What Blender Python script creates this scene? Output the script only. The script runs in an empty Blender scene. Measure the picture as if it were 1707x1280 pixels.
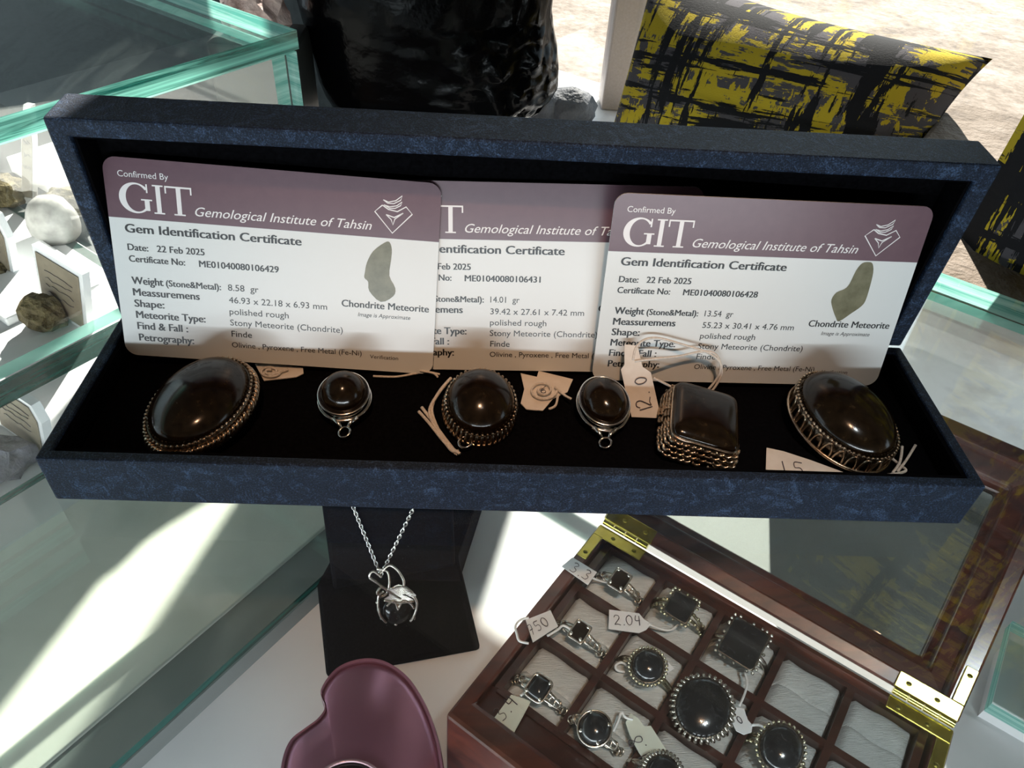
import bpy, bmesh, math, random
from mathutils import Vector, Matrix, noise as mnoise
random.seed(7)
scene = bpy.context.scene
COL = scene.collection
V = Vector
rad = math.radians

# ------------------------------------------------------------------ camera, world, sun, window light, exposure
CAM = V((-0.01344, -0.13131, 0.16648))
RT = V((0.99826, -0.01108, 0.05795)); UP = V((-0.03562, 0.67120, 0.74042)); FW = V((0.04710, 0.74121, -0.66963))
RT.normalize(); FW = (FW - RT * FW.dot(RT)).normalized(); UP = RT.cross(FW)
FPX = 1262.95
cam_data = bpy.data.cameras.new('camera'); cam = bpy.data.objects.new('camera', cam_data); COL.objects.link(cam)
cam.matrix_world = Matrix(((RT.x, UP.x, -FW.x, CAM.x), (RT.y, UP.y, -FW.y, CAM.y), (RT.z, UP.z, -FW.z, CAM.z), (0, 0, 0, 1)))
cam_data.sensor_fit = 'HORIZONTAL'; cam_data.sensor_width = 36; cam_data.lens = FPX / 1707 * 36
cam_data.clip_start = 0.01; cam_data.clip_end = 100
scene.camera = cam
scene.view_settings.view_transform = 'Standard'; scene.view_settings.look = 'None'
scene.cycles.transparent_max_bounces = 40
scene.view_settings.exposure = 0.0; scene.view_settings.gamma = 1
world = bpy.data.worlds.new('world'); scene.world = world; world.use_nodes = True
wbg = world.node_tree.nodes['Background']; wbg.inputs[0].default_value = (0.74, 0.90, 1.0, 1); wbg.inputs[1].default_value = 2.0
SUNK = 1.3
sd = V((-0.25, -0.968, -1 / SUNK)).normalized()
sun_l = bpy.data.lights.new('sun', 'SUN'); sun_l.energy = 18; sun_l.angle = rad(0.6); sun_l.color = (1.0, 0.94, 0.84)
sun = bpy.data.objects.new('sun', sun_l); COL.objects.link(sun); sun.rotation_euler = sd.to_track_quat('-Z', 'Y').to_euler()
win_l = bpy.data.lights.new('shop_front_daylight', 'AREA'); win_l.shape = 'RECTANGLE'; win_l.size = 1.6; win_l.size_y = 0.03
win_l.energy = 14; win_l.color = (0.86, 0.95, 1.0)
win = bpy.data.objects.new('shop_front_daylight', win_l); COL.objects.link(win); win.location = (0.1, -1.5, 0.022)
win.rotation_euler = (V((0, 0.03, 0.03)) - win.location).to_track_quat('-Z', 'Y').to_euler()

warm_fill_l = bpy.data.lights.new('warm_box_fill', 'SPOT'); warm_fill_l.energy = 34; warm_fill_l.color = (1.0, 0.58, 0.33)  # added fill light, no such fixture seen; warms the box interior
warm_fill_l.spot_size = rad(11.5); warm_fill_l.spot_blend = 1.0; warm_fill_l.shadow_soft_size = 0.03
warm_fill = bpy.data.objects.new('warm_box_fill', warm_fill_l); COL.objects.link(warm_fill); warm_fill.location = (0.0, -0.42, 1.25)
warm_fill.rotation_euler = (V((0, 0.035, 0.01)) - warm_fill.location).to_track_quat('-Z', 'Y').to_euler()

case_fill_l = bpy.data.lights.new('showcase_fill', 'AREA'); case_fill_l.shape = 'RECTANGLE'; case_fill_l.size = 0.5; case_fill_l.size_y = 0.012  # invented fill inside the counter, brightens the case floor
case_fill_l.energy = 0.6; case_fill_l.color = (0.86, 0.96, 1.0)
case_fill = bpy.data.objects.new('showcase_fill', case_fill_l); COL.objects.link(case_fill); case_fill.location = (-0.11, -0.26, -0.02)
case_fill.rotation_euler = (V((0.07, 0.0, -0.11)) - case_fill.location).to_track_quat('-Z', 'Y').to_euler()

cool_l = bpy.data.lights.new('cool_ring_box_fill', 'SPOT'); cool_l.energy = 38; cool_l.color = (0.88, 0.97, 1.0)  # added cool fill aimed at the ring box, not a known fixture
cool_l.spot_size = rad(9.2); cool_l.spot_blend = 0.8; cool_l.shadow_soft_size = 0.05
cool = bpy.data.objects.new('cool_ring_box_fill', cool_l); COL.objects.link(cool); cool.location = (0.16, -0.55, 1.25)
cool.rotation_euler = (V((0.085, -0.045, -0.06)) - cool.location).to_track_quat('-Z', 'Y').to_euler()

# ------------------------------------------------------------------ frames and pixel-to-plane helpers
NX = V((0.8, -0.6, 0)); TX = V((0.6, 0.8, 0)); ZZ = V((0, 0, 1))       # counter axes
def nt(n, t, z): return NX * n + TX * t + V((0, 0, z))
def ray(x, y): return FW + RT * ((x - 853.5) / FPX) - UP * ((y - 640) / FPX)
def at(x, y, z):
    d = ray(x, y); return CAM + d * ((z - CAM.z) / d.z)
def onplane(x, y, p0, nrm):
    d = ray(x, y); return CAM + d * ((p0 - CAM).dot(nrm) / d.dot(nrm))

# ------------------------------------------------------------------ materials
def new_mat(name):
    m = bpy.data.materials.new(name); m.use_nodes = True
    nt_ = m.node_tree; b = nt_.nodes['Principled BSDF']
    return m, nt_, b
def setin(b, **kw):
    for k, v in kw.items():
        b.inputs[k.replace('_', ' ')].default_value = v
def c4(c): return (c[0], c[1], c[2], 1)
def pm(name, col, rough=0.5, metal=0.0, spec=0.5, **kw):
    m, t, b = new_mat(name); setin(b, Base_Color=c4(col), Roughness=rough, Metallic=metal)
    b.inputs['Specular IOR Level'].default_value = spec
    for k, v in kw.items(): b.inputs[k].default_value = v
    return m
def N(t, typ, **kw):
    n = t.nodes.new(typ)
    for k, v in kw.items(): setattr(n, k, v)
    return n
def coords(t, scale=(1, 1, 1), rot=(0, 0, 0), kind='Object'):
    c = N(t, 'ShaderNodeTexCoord'); mp = N(t, 'ShaderNodeMapping')
    mp.inputs['Scale'].default_value = scale; mp.inputs['Rotation'].default_value = rot
    t.links.new(c.outputs[kind], mp.inputs['Vector']); return mp.outputs[0]
def noise_tex(t, vec, scale, detail=4, rough=0.55, dist=0.0):
    n = N(t, 'ShaderNodeTexNoise'); n.inputs['Scale'].default_value = scale; n.inputs['Detail'].default_value = detail
    n.inputs['Roughness'].default_value = rough; n.inputs['Distortion'].default_value = dist
    t.links.new(vec, n.inputs['Vector']); return n.outputs['Fac']
def ramp(t, fac, stops):
    r = N(t, 'ShaderNodeValToRGB'); e = r.color_ramp.elements
    while len(e) < len(stops): e.new(0.5)
    for el, (p, c) in zip(e, stops):
        el.position = p; el.color = c4(c) if len(c) == 3 else c
    t.links.new(fac, r.inputs[0]); return r.outputs[0]
def bump(t, b, fac, strength, dist=0.001):
    n = N(t, 'ShaderNodeBump'); n.inputs['Strength'].default_value = strength; n.inputs['Distance'].default_value = dist
    t.links.new(fac, n.inputs['Height']); t.links.new(n.outputs[0], b.inputs['Normal'])
def math_n(t, op, a, b=None):
    n = N(t, 'ShaderNodeMath', operation=op)
    for i, v in enumerate((a, b)):
        if v is None: continue
        if isinstance(v, (int, float)): n.inputs[i].default_value = v
        else: t.links.new(v, n.inputs[i])
    return n.outputs[0]
def noisy(name, stops, scale, vscale=(1, 1, 1), rough=0.5, metal=0, spec=0.5, bumps=0, bscale=None, detail=5, dist=0.0, bd=0.001, **kw):
    m, t, b = new_mat(name); vec = coords(t, vscale)
    f = noise_tex(t, vec, scale, detail, 0.6, dist)
    t.links.new(ramp(t, f, stops), b.inputs['Base Color'])
    setin(b, Roughness=rough, Metallic=metal); b.inputs['Specular IOR Level'].default_value = spec
    for k, v in kw.items(): b.inputs[k].default_value = v
    if bumps: bump(t, b, noise_tex(t, vec, bscale or scale * 4, 3), bumps, bd)
    return m

def glass_mat(name, tint=(0.985, 0.996, 0.992), f0=0.05, smear=0.0, sscale=(40, 6, 1), scol=(0.8, 0.85, 0.85), rot=0.5, thr=(0.6, 0.78)):
    m = bpy.data.materials.new(name); m.use_nodes = True; t = m.node_tree; t.nodes.clear()
    out = N(t, 'ShaderNodeOutputMaterial'); tr = N(t, 'ShaderNodeBsdfTransparent'); gl = N(t, 'ShaderNodeBsdfGlossy')
    tr.inputs[0].default_value = c4(tint); gl.inputs[0].default_value = (1, 1, 1, 1); gl.inputs['Roughness'].default_value = 0.0
    lw = N(t, 'ShaderNodeLayerWeight'); lw.inputs[0].default_value = 0.5
    p = math_n(t, 'POWER', lw.outputs['Facing'], 5.0); fac = math_n(t, 'ADD', math_n(t, 'MULTIPLY', p, 1 - f0), f0)
    mx = N(t, 'ShaderNodeMixShader'); t.links.new(fac, mx.inputs[0]); t.links.new(tr.outputs[0], mx.inputs[1]); t.links.new(gl.outputs[0], mx.inputs[2])
    last = mx
    if smear > 0:                                                    # dust and wiping marks on the pane
        vec = coords(t, sscale, (0, 0, rot)); f = noise_tex(t, vec, 1.0, 8, 0.7, 1.2)
        r = N(t, 'ShaderNodeMapRange'); t.links.new(f, r.inputs[0])
        r.inputs[1].default_value = thr[0]; r.inputs[2].default_value = thr[1]; r.inputs[3].default_value = 0; r.inputs[4].default_value = smear
        df = N(t, 'ShaderNodeBsdfDiffuse'); df.inputs[0].default_value = c4(scol)
        m2 = N(t, 'ShaderNodeMixShader'); t.links.new(r.outputs[0], m2.inputs[0]); t.links.new(mx.outputs[0], m2.inputs[1]); t.links.new(df.outputs[0], m2.inputs[2]); last = m2
    t.links.new(last.outputs[0], out.inputs[0]); return m
def edge_mat(name, dark=(0.005, 0.10, 0.08), lite=(0.32, 0.80, 0.68), tr_=0.12, tl_=0.55):
    m = bpy.data.materials.new(name); m.use_nodes = True; t = m.node_tree; t.nodes.clear()
    out = N(t, 'ShaderNodeOutputMaterial'); d = N(t, 'ShaderNodeBsdfDiffuse'); tl = N(t, 'ShaderNodeBsdfTranslucent'); g = N(t, 'ShaderNodeBsdfGlossy')
    g.inputs['Roughness'].default_value = 0.12
    f = noise_tex(t, coords(t, (9, 9, 400)), 1.0, 5, 0.7, 0.5)
    col = ramp(t, f, [(0.38, dark), (0.62, lite)])
    t.links.new(col, d.inputs[0]); t.links.new(col, tl.inputs[0])
    a = N(t, 'ShaderNodeMixShader'); a.inputs[0].default_value = tl_; t.links.new(d.outputs[0], a.inputs[1]); t.links.new(tl.outputs[0], a.inputs[2])
    b = N(t, 'ShaderNodeMixShader'); b.inputs[0].default_value = 0.12; t.links.new(a.outputs[0], b.inputs[1]); t.links.new(g.outputs[0], b.inputs[2])
    tp = N(t, 'ShaderNodeBsdfTransparent'); tp.inputs[0].default_value = (0.55, 0.88, 0.80, 1)
    c = N(t, 'ShaderNodeMixShader'); c.inputs[0].default_value = tr_; t.links.new(b.outputs[0], c.inputs[1]); t.links.new(tp.outputs[0], c.inputs[2])
    t.links.new(c.outputs[0], out.inputs[0]); return m

M = {}
def leather():
    m, t, b = new_mat('navy_leatherette'); v = coords(t)
    big = noise_tex(t, v, 130, 8, 0.75, 1.2); fine = noise_tex(t, v, 2200, 3, 0.7)
    cr = N(t, 'ShaderNodeMath', operation='ABSOLUTE'); t.links.new(math_n(t, 'SUBTRACT', big, 0.5), cr.inputs[0])
    mixf = math_n(t, 'ADD', math_n(t, 'MULTIPLY', cr.outputs[0], 1.25), math_n(t, 'MULTIPLY', fine, 1.02))
    t.links.new(ramp(t, mixf, [(0.38, (0.0022, 0.0045, 0.010)), (0.58, (0.0065, 0.0145, 0.033)), (0.85, (0.055, 0.10, 0.19))]), b.inputs['Base Color'])
    setin(b, Roughness=0.55); b.inputs['Specular IOR Level'].default_value = 0.22
    bump(t, b, math_n(t, 'ADD', fine, math_n(t, 'MULTIPLY', big, 1.5)), 0.5, 0.0006); return m
M['leather'] = leather()
M['velvet'] = noisy('black_velvet', [(0.3, (0.0012, 0.0012, 0.0015)), (0.8, (0.004, 0.004, 0.005))], 900, rough=0.95, spec=0.02)
M['velvet_stand'] = noisy('black_velvet_fine', [(0.3, (0.003, 0.003, 0.004)), (0.85, (0.012, 0.013, 0.016))], 1400, rough=0.95, spec=0.03)
M['card_white'] = pm('laminated_white_card', (0.74, 0.77, 0.76), 0.28, spec=0.4)
M['card_purple'] = noisy('laminated_plum_print', [(0.3, (0.125, 0.066, 0.086)), (0.7, (0.14, 0.076, 0.096))], 300, rough=0.28, spec=0.4)
M['ink'] = pm('black_print', (0.012, 0.013, 0.015), 0.35)
M['white_ink'] = pm('white_print', (0.82, 0.80, 0.80), 0.35)
M['pic'] = noisy('printed_stone_colour', [(0.3, (0.10, 0.095, 0.04)), (0.7, (0.19, 0.18, 0.10))], 220, rough=0.3)
M['stone'] = noisy('polished_dark_meteorite', [(0.3, (0.005, 0.003, 0.0015)), (0.62, (0.014, 0.0085, 0.004)), (0.75, (0.04, 0.026, 0.012))], 420, rough=0.15, spec=0.35, detail=6)
M['stone_grey'] = noisy('polished_grey_stone', [(0.35, (0.005, 0.006, 0.007)), (0.65, (0.018, 0.020, 0.022)), (0.78, (0.10, 0.105, 0.11))], 260, rough=0.14, spec=0.6, detail=7, dist=1.5)
M['silver'] = noisy('worn_silver', [(0.35, (0.55, 0.50, 0.42)), (0.65, (0.85, 0.81, 0.74))], 500, rough=0.24, metal=1.0)
M['silver_antique'] = noisy('antique_warm_silver', [(0.35, (0.34, 0.25, 0.17)), (0.65, (0.66, 0.54, 0.41))], 500, rough=0.28, metal=1.0)
M['silver_dark'] = noisy('oxidised_silver', [(0.35, (0.09, 0.075, 0.06)), (0.65, (0.28, 0.24, 0.19))], 700, rough=0.35, metal=1.0)
M['silver_bright'] = pm('bright_silver', (0.86, 0.86, 0.83), 0.2, 1.0)
M['gold_silver'] = noisy('gilded_silver', [(0.35, (0.50, 0.44, 0.26)), (0.65, (0.82, 0.77, 0.6))], 500, rough=0.25, metal=1.0)
M['paper'] = noisy('cream_tag_paper', [(0.3, (0.66, 0.60, 0.52)), (0.7, (0.74, 0.69, 0.62))], 200, rough=0.8)
M['paper_white'] = pm('white_tag_paper', (0.82, 0.83, 0.84), 0.75)
M['paper_green'] = pm('pale_green_tag_paper', (0.72, 0.77, 0.67), 0.75)
M['string'] = noisy('cotton_string', [(0.3, (0.55, 0.49, 0.42)), (0.7, (0.74, 0.69, 0.62))], 1500, rough=0.9)
M['pen_dark'] = pm('dark_pen_ink', (0.06, 0.05, 0.06), 0.6)
M['pen_blue'] = pm('blue_pen_ink', (0.03, 0.03, 0.16), 0.6)
M['glass'] = glass_mat('clear_counter_glass', f0=0.10, smear=0.10, sscale=(260, 9, 1), rot=0.9, thr=(0.64, 0.8))
M['glass_pane'] = glass_mat('clear_pane_glass', f0=0.05, smear=0.12, sscale=(30, 30, 30), thr=(0.62, 0.85))
M['glass_smear'] = glass_mat('smeared_case_glass', tint=(0.96, 0.985, 0.975), f0=0.06, smear=0.20, sscale=(60, 14, 1), rot=0.2, thr=(0.50, 0.80), scol=(0.12, 0.15, 0.15))
M['glass_shelf'] = glass_mat('green_tinted_shelf_glass', tint=(0.955, 0.98, 0.97), f0=0.05, smear=0.0)
M['glass_lid'] = glass_mat('box_lid_glass', tint=(0.60, 0.62, 0.60), f0=0.06)  # grey tint stands in for shade below, so the cushion reflection shows
M['glass_win'] = glass_mat('window_glass', tint=(0.98, 0.99, 0.99), f0=0.04)
M['edge'] = edge_mat('green_glass_edge')
M['edge_lite'] = edge_mat('pale_green_glass_edge', (0.10, 0.42, 0.36), (0.55, 0.92, 0.84))
M['edge_dark'] = edge_mat('deep_green_glass_edge', (0.002, 0.035, 0.03), (0.012, 0.12, 0.10), 0.05, 0.1)
M['white_floor'] = noisy('white_display_board', [(0.35, (0.76, 0.77, 0.78)), (0.65, (0.80, 0.81, 0.82))], 30, rough=0.55, spec=0.3)
M['riser'] = noisy('off_white_riser_board', [(0.35, (0.68, 0.67, 0.61)), (0.65, (0.72, 0.71, 0.65))], 90, rough=0.5, spec=0.3, bumps=0.05, bscale=500)
def wood(name, c0, c1, rough=0.16):
    m, t, b = new_mat(name); v = coords(t, (14, 90, 90), (0, 0, rad(-33)))
    f = noise_tex(t, v, 1.6, 6, 0.6, 0.8)
    t.links.new(ramp(t, f, [(0.3, c0), (0.7, c1)]), b.inputs['Base Color']); setin(b, Roughness=0.35)
    b.inputs['Coat Weight'].default_value = 0.8; b.inputs['Coat Roughness'].default_value = rough; return m
M['wood'] = wood('lacquered_mahogany', (0.035, 0.008, 0.004), (0.13, 0.030, 0.014))
M['wood_dark'] = wood('dark_lacquered_mahogany', (0.022, 0.006, 0.004), (0.07, 0.018, 0.010), 0.2)
M['shade_board'] = pm('grey_shade_board', (0.20, 0.22, 0.215), 0.6)
M['plush'] = noisy('white_plush', [(0.3, (0.74, 0.76, 0.74)), (0.6, (0.90, 0.92, 0.90))], 160, vscale=(1, 9, 1), rough=0.95, spec=0.1, bumps=0.8, bscale=420, bd=0.0015)
M['brass'] = noisy('polished_brass', [(0.3, (0.62, 0.52, 0.08)), (0.7, (0.85, 0.76, 0.2))], 180, rough=0.2, metal=1.0)
M['brass_dark'] = pm('brass_screw', (0.30, 0.26, 0.06), 0.35, 1.0)
M['tin'] = noisy('mauve_metal_lacquer', [(0.3, (0.34, 0.15, 0.22)), (0.7, (0.40, 0.18, 0.26))], 14, rough=0.25, metal=0.55, spec=0.5)
M['tin_rim'] = pm('pale_mauve_rim', (0.55, 0.35, 0.40), 0.25, 0.6)
M['black_gloss'] = pm('black_gloss', (0.004, 0.004, 0.004), 0.2)
def rock_mat(name, c0, c1, scale=60, rough=0.7, b=0.8, spec=0.3):
    return noisy(name, [(0.3, c0), (0.7, c1)], scale, rough=rough, spec=spec, bumps=b, bscale=scale * 2, bd=0.004)
M['obsidian'] = rock_mat('glossy_black_rock', (0.0008, 0.0008, 0.001), (0.0015, 0.0015, 0.002), 40, 0.2, 0.2, 0.06)
M['rock_grey'] = rock_mat('grey_rock', (0.05, 0.055, 0.065), (0.10, 0.105, 0.12))
M['rock_olive'] = rock_mat('olive_brown_rock', (0.035, 0.027, 0.012), (0.19, 0.155, 0.075), 150)
M['rock_pink'] = rock_mat('pale_pink_rock', (0.20, 0.11, 0.09), (0.62, 0.50, 0.47), 60)
M['rock_violet'] = rock_mat('grey_violet_rock', (0.10, 0.11, 0.12), (0.26, 0.26, 0.33), 90)
M['stand_wood'] = pm('dark_brown_wood', (0.05, 0.022, 0.012), 0.5)
M['acrylic'] = pm('white_acrylic', (0.84, 0.86, 0.87), 0.3)
M['kraft'] = noisy('tan_card_label', [(0.3, (0.16, 0.13, 0.085)), (0.7, (0.26, 0.22, 0.15))], 60, rough=0.7)
M['ghost_white'] = noisy('milky_ghost', [(0.3, (0.30, 0.30, 0.29)), (0.7, (0.52, 0.52, 0.50))], 120, rough=0.35)
M['charcoal'] = noisy('charcoal_board', [(0.3, (0.022, 0.026, 0.025)), (0.7, (0.04, 0.045, 0.044))], 40, rough=0.6, spec=0.2)
M['frame_grey'] = noisy('taupe_aluminium', [(0.3, (0.27, 0.23, 0.21)), (0.7, (0.31, 0.27, 0.25))], 500, rough=0.5, spec=0.3)
M['marble'] = noisy('white_marble', [(0.3, (0.55, 0.53, 0.54)), (0.5, (0.80, 0.79, 0.80)), (0.8, (0.85, 0.84, 0.85))], 9, rough=0.3, dist=2.5, detail=8)
M['plaster'] = pm('dark_umber_plaster', (0.10, 0.075, 0.055), 0.9); M['floorwood'] = pm('brown_floor_boards', (0.16, 0.09, 0.05), 0.6); M['ceiling'] = pm('dark_wood_ceiling', (0.06, 0.045, 0.035), 0.8)
def paving():
    m, t, b = new_mat('sandstone_paving'); v = coords(t)
    f = noise_tex(t, v, 3.0, 10, 0.72, 0.6); f2 = noise_tex(t, v, 28, 6, 0.7)
    mixf = math_n(t, 'ADD', math_n(t, 'MULTIPLY', f, 0.6), math_n(t, 'MULTIPLY', f2, 0.4))
    colr = ramp(t, mixf, [(0.38, (0.055, 0.034, 0.02)), (0.45, (0.12, 0.085, 0.058)), (0.53, (0.185, 0.145, 0.115)), (0.62, (0.27, 0.235, 0.21))])
    t.links.new(colr, b.inputs['Base Color']); setin(b, Roughness=0.85); bump(t, b, f2, 0.4, 0.02); return m
M['paving'] = paving()
def plaid():
    m, t, b = new_mat('yellow_black_brushed_plaid'); cd = N(t, 'ShaderNodeUVMap')
    def nz(sx, sy, off, rot=0.0, det=5, ro=0.65):
        mp = N(t, 'ShaderNodeMapping'); mp.inputs['Scale'].default_value = (sx, sy, 1); mp.inputs['Location'].default_value = (off, off * 1.7, off)
        mp.inputs['Rotation'].default_value = (0, 0, rot)
        t.links.new(cd.outputs[0], mp.inputs[0]); return noise_tex(t, mp.outputs[0], 1.0, det, ro, 0.15)
    R1 = rad(-99)
    def band(sx, sy, o, k): return math_n(t, 'ADD', math_n(t, 'MULTIPLY', nz(sx, sy, o, R1, 3), 1.0), math_n(t, 'MULTIPLY', nz(sx * k, sy * k, o + 3, R1, 5, 0.75), 0.55))
    y1 = math_n(t, 'GREATER_THAN', band(3.6, 13, 1.3, 4.2), 0.805); y2 = math_n(t, 'GREATER_THAN', band(13, 3.6, 5.1, 4.2), 0.805)
    k1 = math_n(t, 'GREATER_THAN', band(1.8, 17, 9.2, 3.6), 0.835); k2 = math_n(t, 'GREATER_THAN', band(15, 1.6, 12.4, 3.6), 0.82)
    yel = math_n(t, 'MAXIMUM', y1, y2); blk = math_n(t, 'MAXIMUM', k1, k2)
    def mixc(f, a, bb):
        n = N(t, 'ShaderNodeMix', data_type='RGBA'); t.links.new(f, n.inputs['Factor'])
        for s, v in ((n.inputs[6], a), (n.inputs[7], bb)):
            if isinstance(v, tuple): s.default_value = c4(v)
            else: t.links.new(v, s)
        return n.outputs[2]
    col = mixc(yel, (0.065, 0.06, 0.068), (0.40, 0.30, 0.02)); col = mixc(blk, col, (0.010, 0.010, 0.012))
    t.links.new(col, b.inputs['Base Color']); setin(b, Roughness=0.9); b.inputs['Specular IOR Level'].default_value = 0.15
    bump(t, b, nz(160, 160, 2.2), 0.25, 0.002); return m
M['plaid'] = plaid()

# ------------------------------------------------------------------ mesh builder and object helpers
class MB:
    def __init__(s): s.v = []; s.f = []; s.mi = []; s.uv = None
    def add(s, vs, fs, mi=0):
        o = len(s.v); s.v += [V(p) for p in vs]; s.f += [tuple(i + o for i in f) for f in fs]; s.mi += [mi] * len(fs)
    def box(s, c, hx, hy, hz, mi=0, mis=None):
        c = V(c); hx, hy, hz = V(hx), V(hy), V(hz)
        vs = [c + hx * a + hy * b + hz * d for d in (-1, 1) for b in (-1, 1) for a in (-1, 1)]
        fs = [(0, 2, 3, 1), (4, 5, 7, 6), (0, 1, 5, 4), (2, 6, 7, 3), (0, 4, 6, 2), (1, 3, 7, 5)]   # -z +z -y +y -x +x
        if hx.cross(hy).dot(hz) < 0: fs = [f[::-1] for f in fs]
        o = len(s.v); s.v += vs; s.f += [tuple(i + o for i in f) for f in fs]; s.mi += list(mis) if mis else [mi] * 6
    def bx(s, x0, x1, y0, y1, z0, z1, mi=0, mis=None):
        s.box(((x0 + x1) / 2, (y0 + y1) / 2, (z0 + z1) / 2), ((x1 - x0) / 2, 0, 0), (0, (y1 - y0) / 2, 0), (0, 0, (z1 - z0) / 2), mi, mis)
    def ntbox(s, n0, n1, t0, t1, z0, z1, mi=0, mis=None):
        s.box(nt((n0 + n1) / 2, (t0 + t1) / 2, (z0 + z1) / 2), NX * ((n1 - n0) / 2), TX * ((t1 - t0) / 2), V((0, 0, (z1 - z0) / 2)), mi, mis)
    def loft(s, rings, cap0=True, cap1=True, closed=True, mi=0):
        n = len(rings[0]); vs = [p for r in rings for p in r]; fs = []
        for i in range(len(rings) - 1):
            for j in range(n if closed else n - 1):
                k = (j + 1) % n; fs.append((i * n + j, i * n + k, (i + 1) * n + k, (i + 1) * n + j))
        if cap0: fs.append(tuple(range(n - 1, -1, -1)))
        if cap1: fs.append(tuple((len(rings) - 1) * n + j for j in range(n)))
        s.add(vs, fs, mi)
    def prism(s, pts, d, mi=0):
        d = V(d); a = [V(p) for p in pts]; s.loft([a, [p + d for p in a]], mi=mi)
    def tube(s, pts, r, seg=8, closed=False, mi=0, flat=1.0):
        pts = [V(p) for p in pts]; n = len(pts); rings = []; prev = None
        for i in range(n):
            if closed: tg = pts[(i + 1) % n] - pts[i - 1]
            else: tg = pts[min(i + 1, n - 1)] - pts[max(i - 1, 0)]
            if tg.length < 1e-12: tg = V((1, 0, 0))
            tg.normalize()
            if prev is None: a = tg.orthogonal().normalized()
            else:
                a = prev - tg * prev.dot(tg); a = a.normalized() if a.length > 1e-9 else tg.orthogonal().normalized()
            prev = a; b = tg.cross(a); rr = r[i] if isinstance(r, (list, tuple)) else r
            rings.append([pts[i] + (a * math.cos(2 * math.pi * j / seg) + b * math.sin(2 * math.pi * j / seg) * flat) * rr for j in range(seg)])
        if closed: rings.append(rings[0]); s.loft(rings, False, False, mi=mi)
        else: s.loft(rings, mi=mi)
    def sph(s, c, r, mi=0, u=8, w=6, sc=(1, 1, 1)):
        c = V(c); vs = [c + V((0, 0, r * sc[2]))]; fs = []
        for i in range(1, w):
            th = math.pi * i / w
            for j in range(u):
                ph = 2 * math.pi * j / u; vs.append(c + V((r * sc[0] * math.sin(th) * math.cos(ph), r * sc[1] * math.sin(th) * math.sin(ph), r * sc[2] * math.cos(th))))
        vs.append(c - V((0, 0, r * sc[2])))
        for j in range(u): fs.append((0, 1 + j, 1 + (j + 1) % u))
        for i in range(w - 2):
            for j in range(u):
                a = 1 + i * u + j; b = 1 + i * u + (j + 1) % u; fs.append((a, a + u, b + u, b))
        L = len(vs) - 1
        for j in range(u): fs.append((L, 1 + (w - 2) * u + (j + 1) % u, 1 + (w - 2) * u + j))
        s.add(vs, fs, mi)
    def build(s, name, mats, parent=None, smooth=False, bevel=0.0, sub=0, local=False, angle=None):
        me = bpy.data.meshes.new(name)
        vs = s.v
        if parent is not None and not local:
            r = parent
            while r.parent: r = r.parent
            inv = r.matrix_basis.inverted(); vs = [inv @ p for p in vs]
        me.from_pydata([tuple(p) for p in vs], [], s.f)
        if not isinstance(mats, (list, tuple)): mats = [mats]
        for m in mats: me.materials.append(m)
        me.polygons.foreach_set('material_index', s.mi)
        if smooth: me.polygons.foreach_set('use_smooth', [True] * len(s.f))
        if s.uv:
            ul = me.uv_layers.new(name='UVMap')
            for lp in me.loops: ul.data[lp.index].uv = s.uv[lp.vertex_index]
        me.update()
        if smooth and angle: me.set_sharp_from_angle(angle=rad(angle))
        o = bpy.data.objects.new(name, me); COL.objects.link(o)
        if parent is not None: o.parent = parent
        if bevel:
            b = o.modifiers.new('bevel', 'BEVEL'); b.width = bevel; b.segments = 2; b.limit_method = 'ANGLE'
        if sub:
            q = o.modifiers.new('sub', 'SUBSURF'); q.levels = sub; q.render_levels = sub
        return o
def tag(o, label, cat, group=None):
    o['label'] = label; o['category'] = cat
    if group: o['group'] = group
    return o
def thing(name, label, cat, loc=(0, 0, 0), mat=None, group=None):
    o = bpy.data.objects.new(name, None); COL.objects.link(o); o.empty_display_size = 0.01
    o.matrix_basis = mat if mat is not None else Matrix.Translation(V(loc))
    return tag(o, label, cat, group)
def struct(o): o['kind'] = 'structure'; return o
def basis(x, y, z, o): return Matrix(((x.x, y.x, z.x, o.x), (x.y, y.y, z.y, o.y), (x.z, y.z, z.z, o.z), (0, 0, 0, 1)))
def smooth_line(pts, n=6, closed=False):
    pts = [V(p) for p in pts]; m = len(pts); out = []
    rng = range(m) if closed else range(m - 1)
    for i in rng:
        p0 = pts[(i - 1) % m] if closed or i > 0 else pts[0]; p1 = pts[i]; p2 = pts[(i + 1) % m]
        p3 = pts[(i + 2) % m] if closed or i + 2 < m else pts[-1]
        for k in range(n):
            t = k / n
            out.append(0.5 * ((2 * p1) + (p2 - p0) * t + (2 * p0 - 5 * p1 + 4 * p2 - p3) * t * t + (3 * p1 - p0 - 3 * p2 + p3) * t ** 3))
    if not closed: out.append(pts[-1])
    return out
def ell(rx, ry, z, n=64, p=2.0, c=(0, 0)):
    r = []
    for j in range(n):
        a = 2 * math.pi * j / n; ca, sa = math.cos(a), math.sin(a)
        r.append(V((c[0] + rx * math.copysign(abs(ca) ** (2 / p), ca), c[1] + ry * math.copysign(abs(sa) ** (2 / p), sa), z)))
    return r

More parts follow.
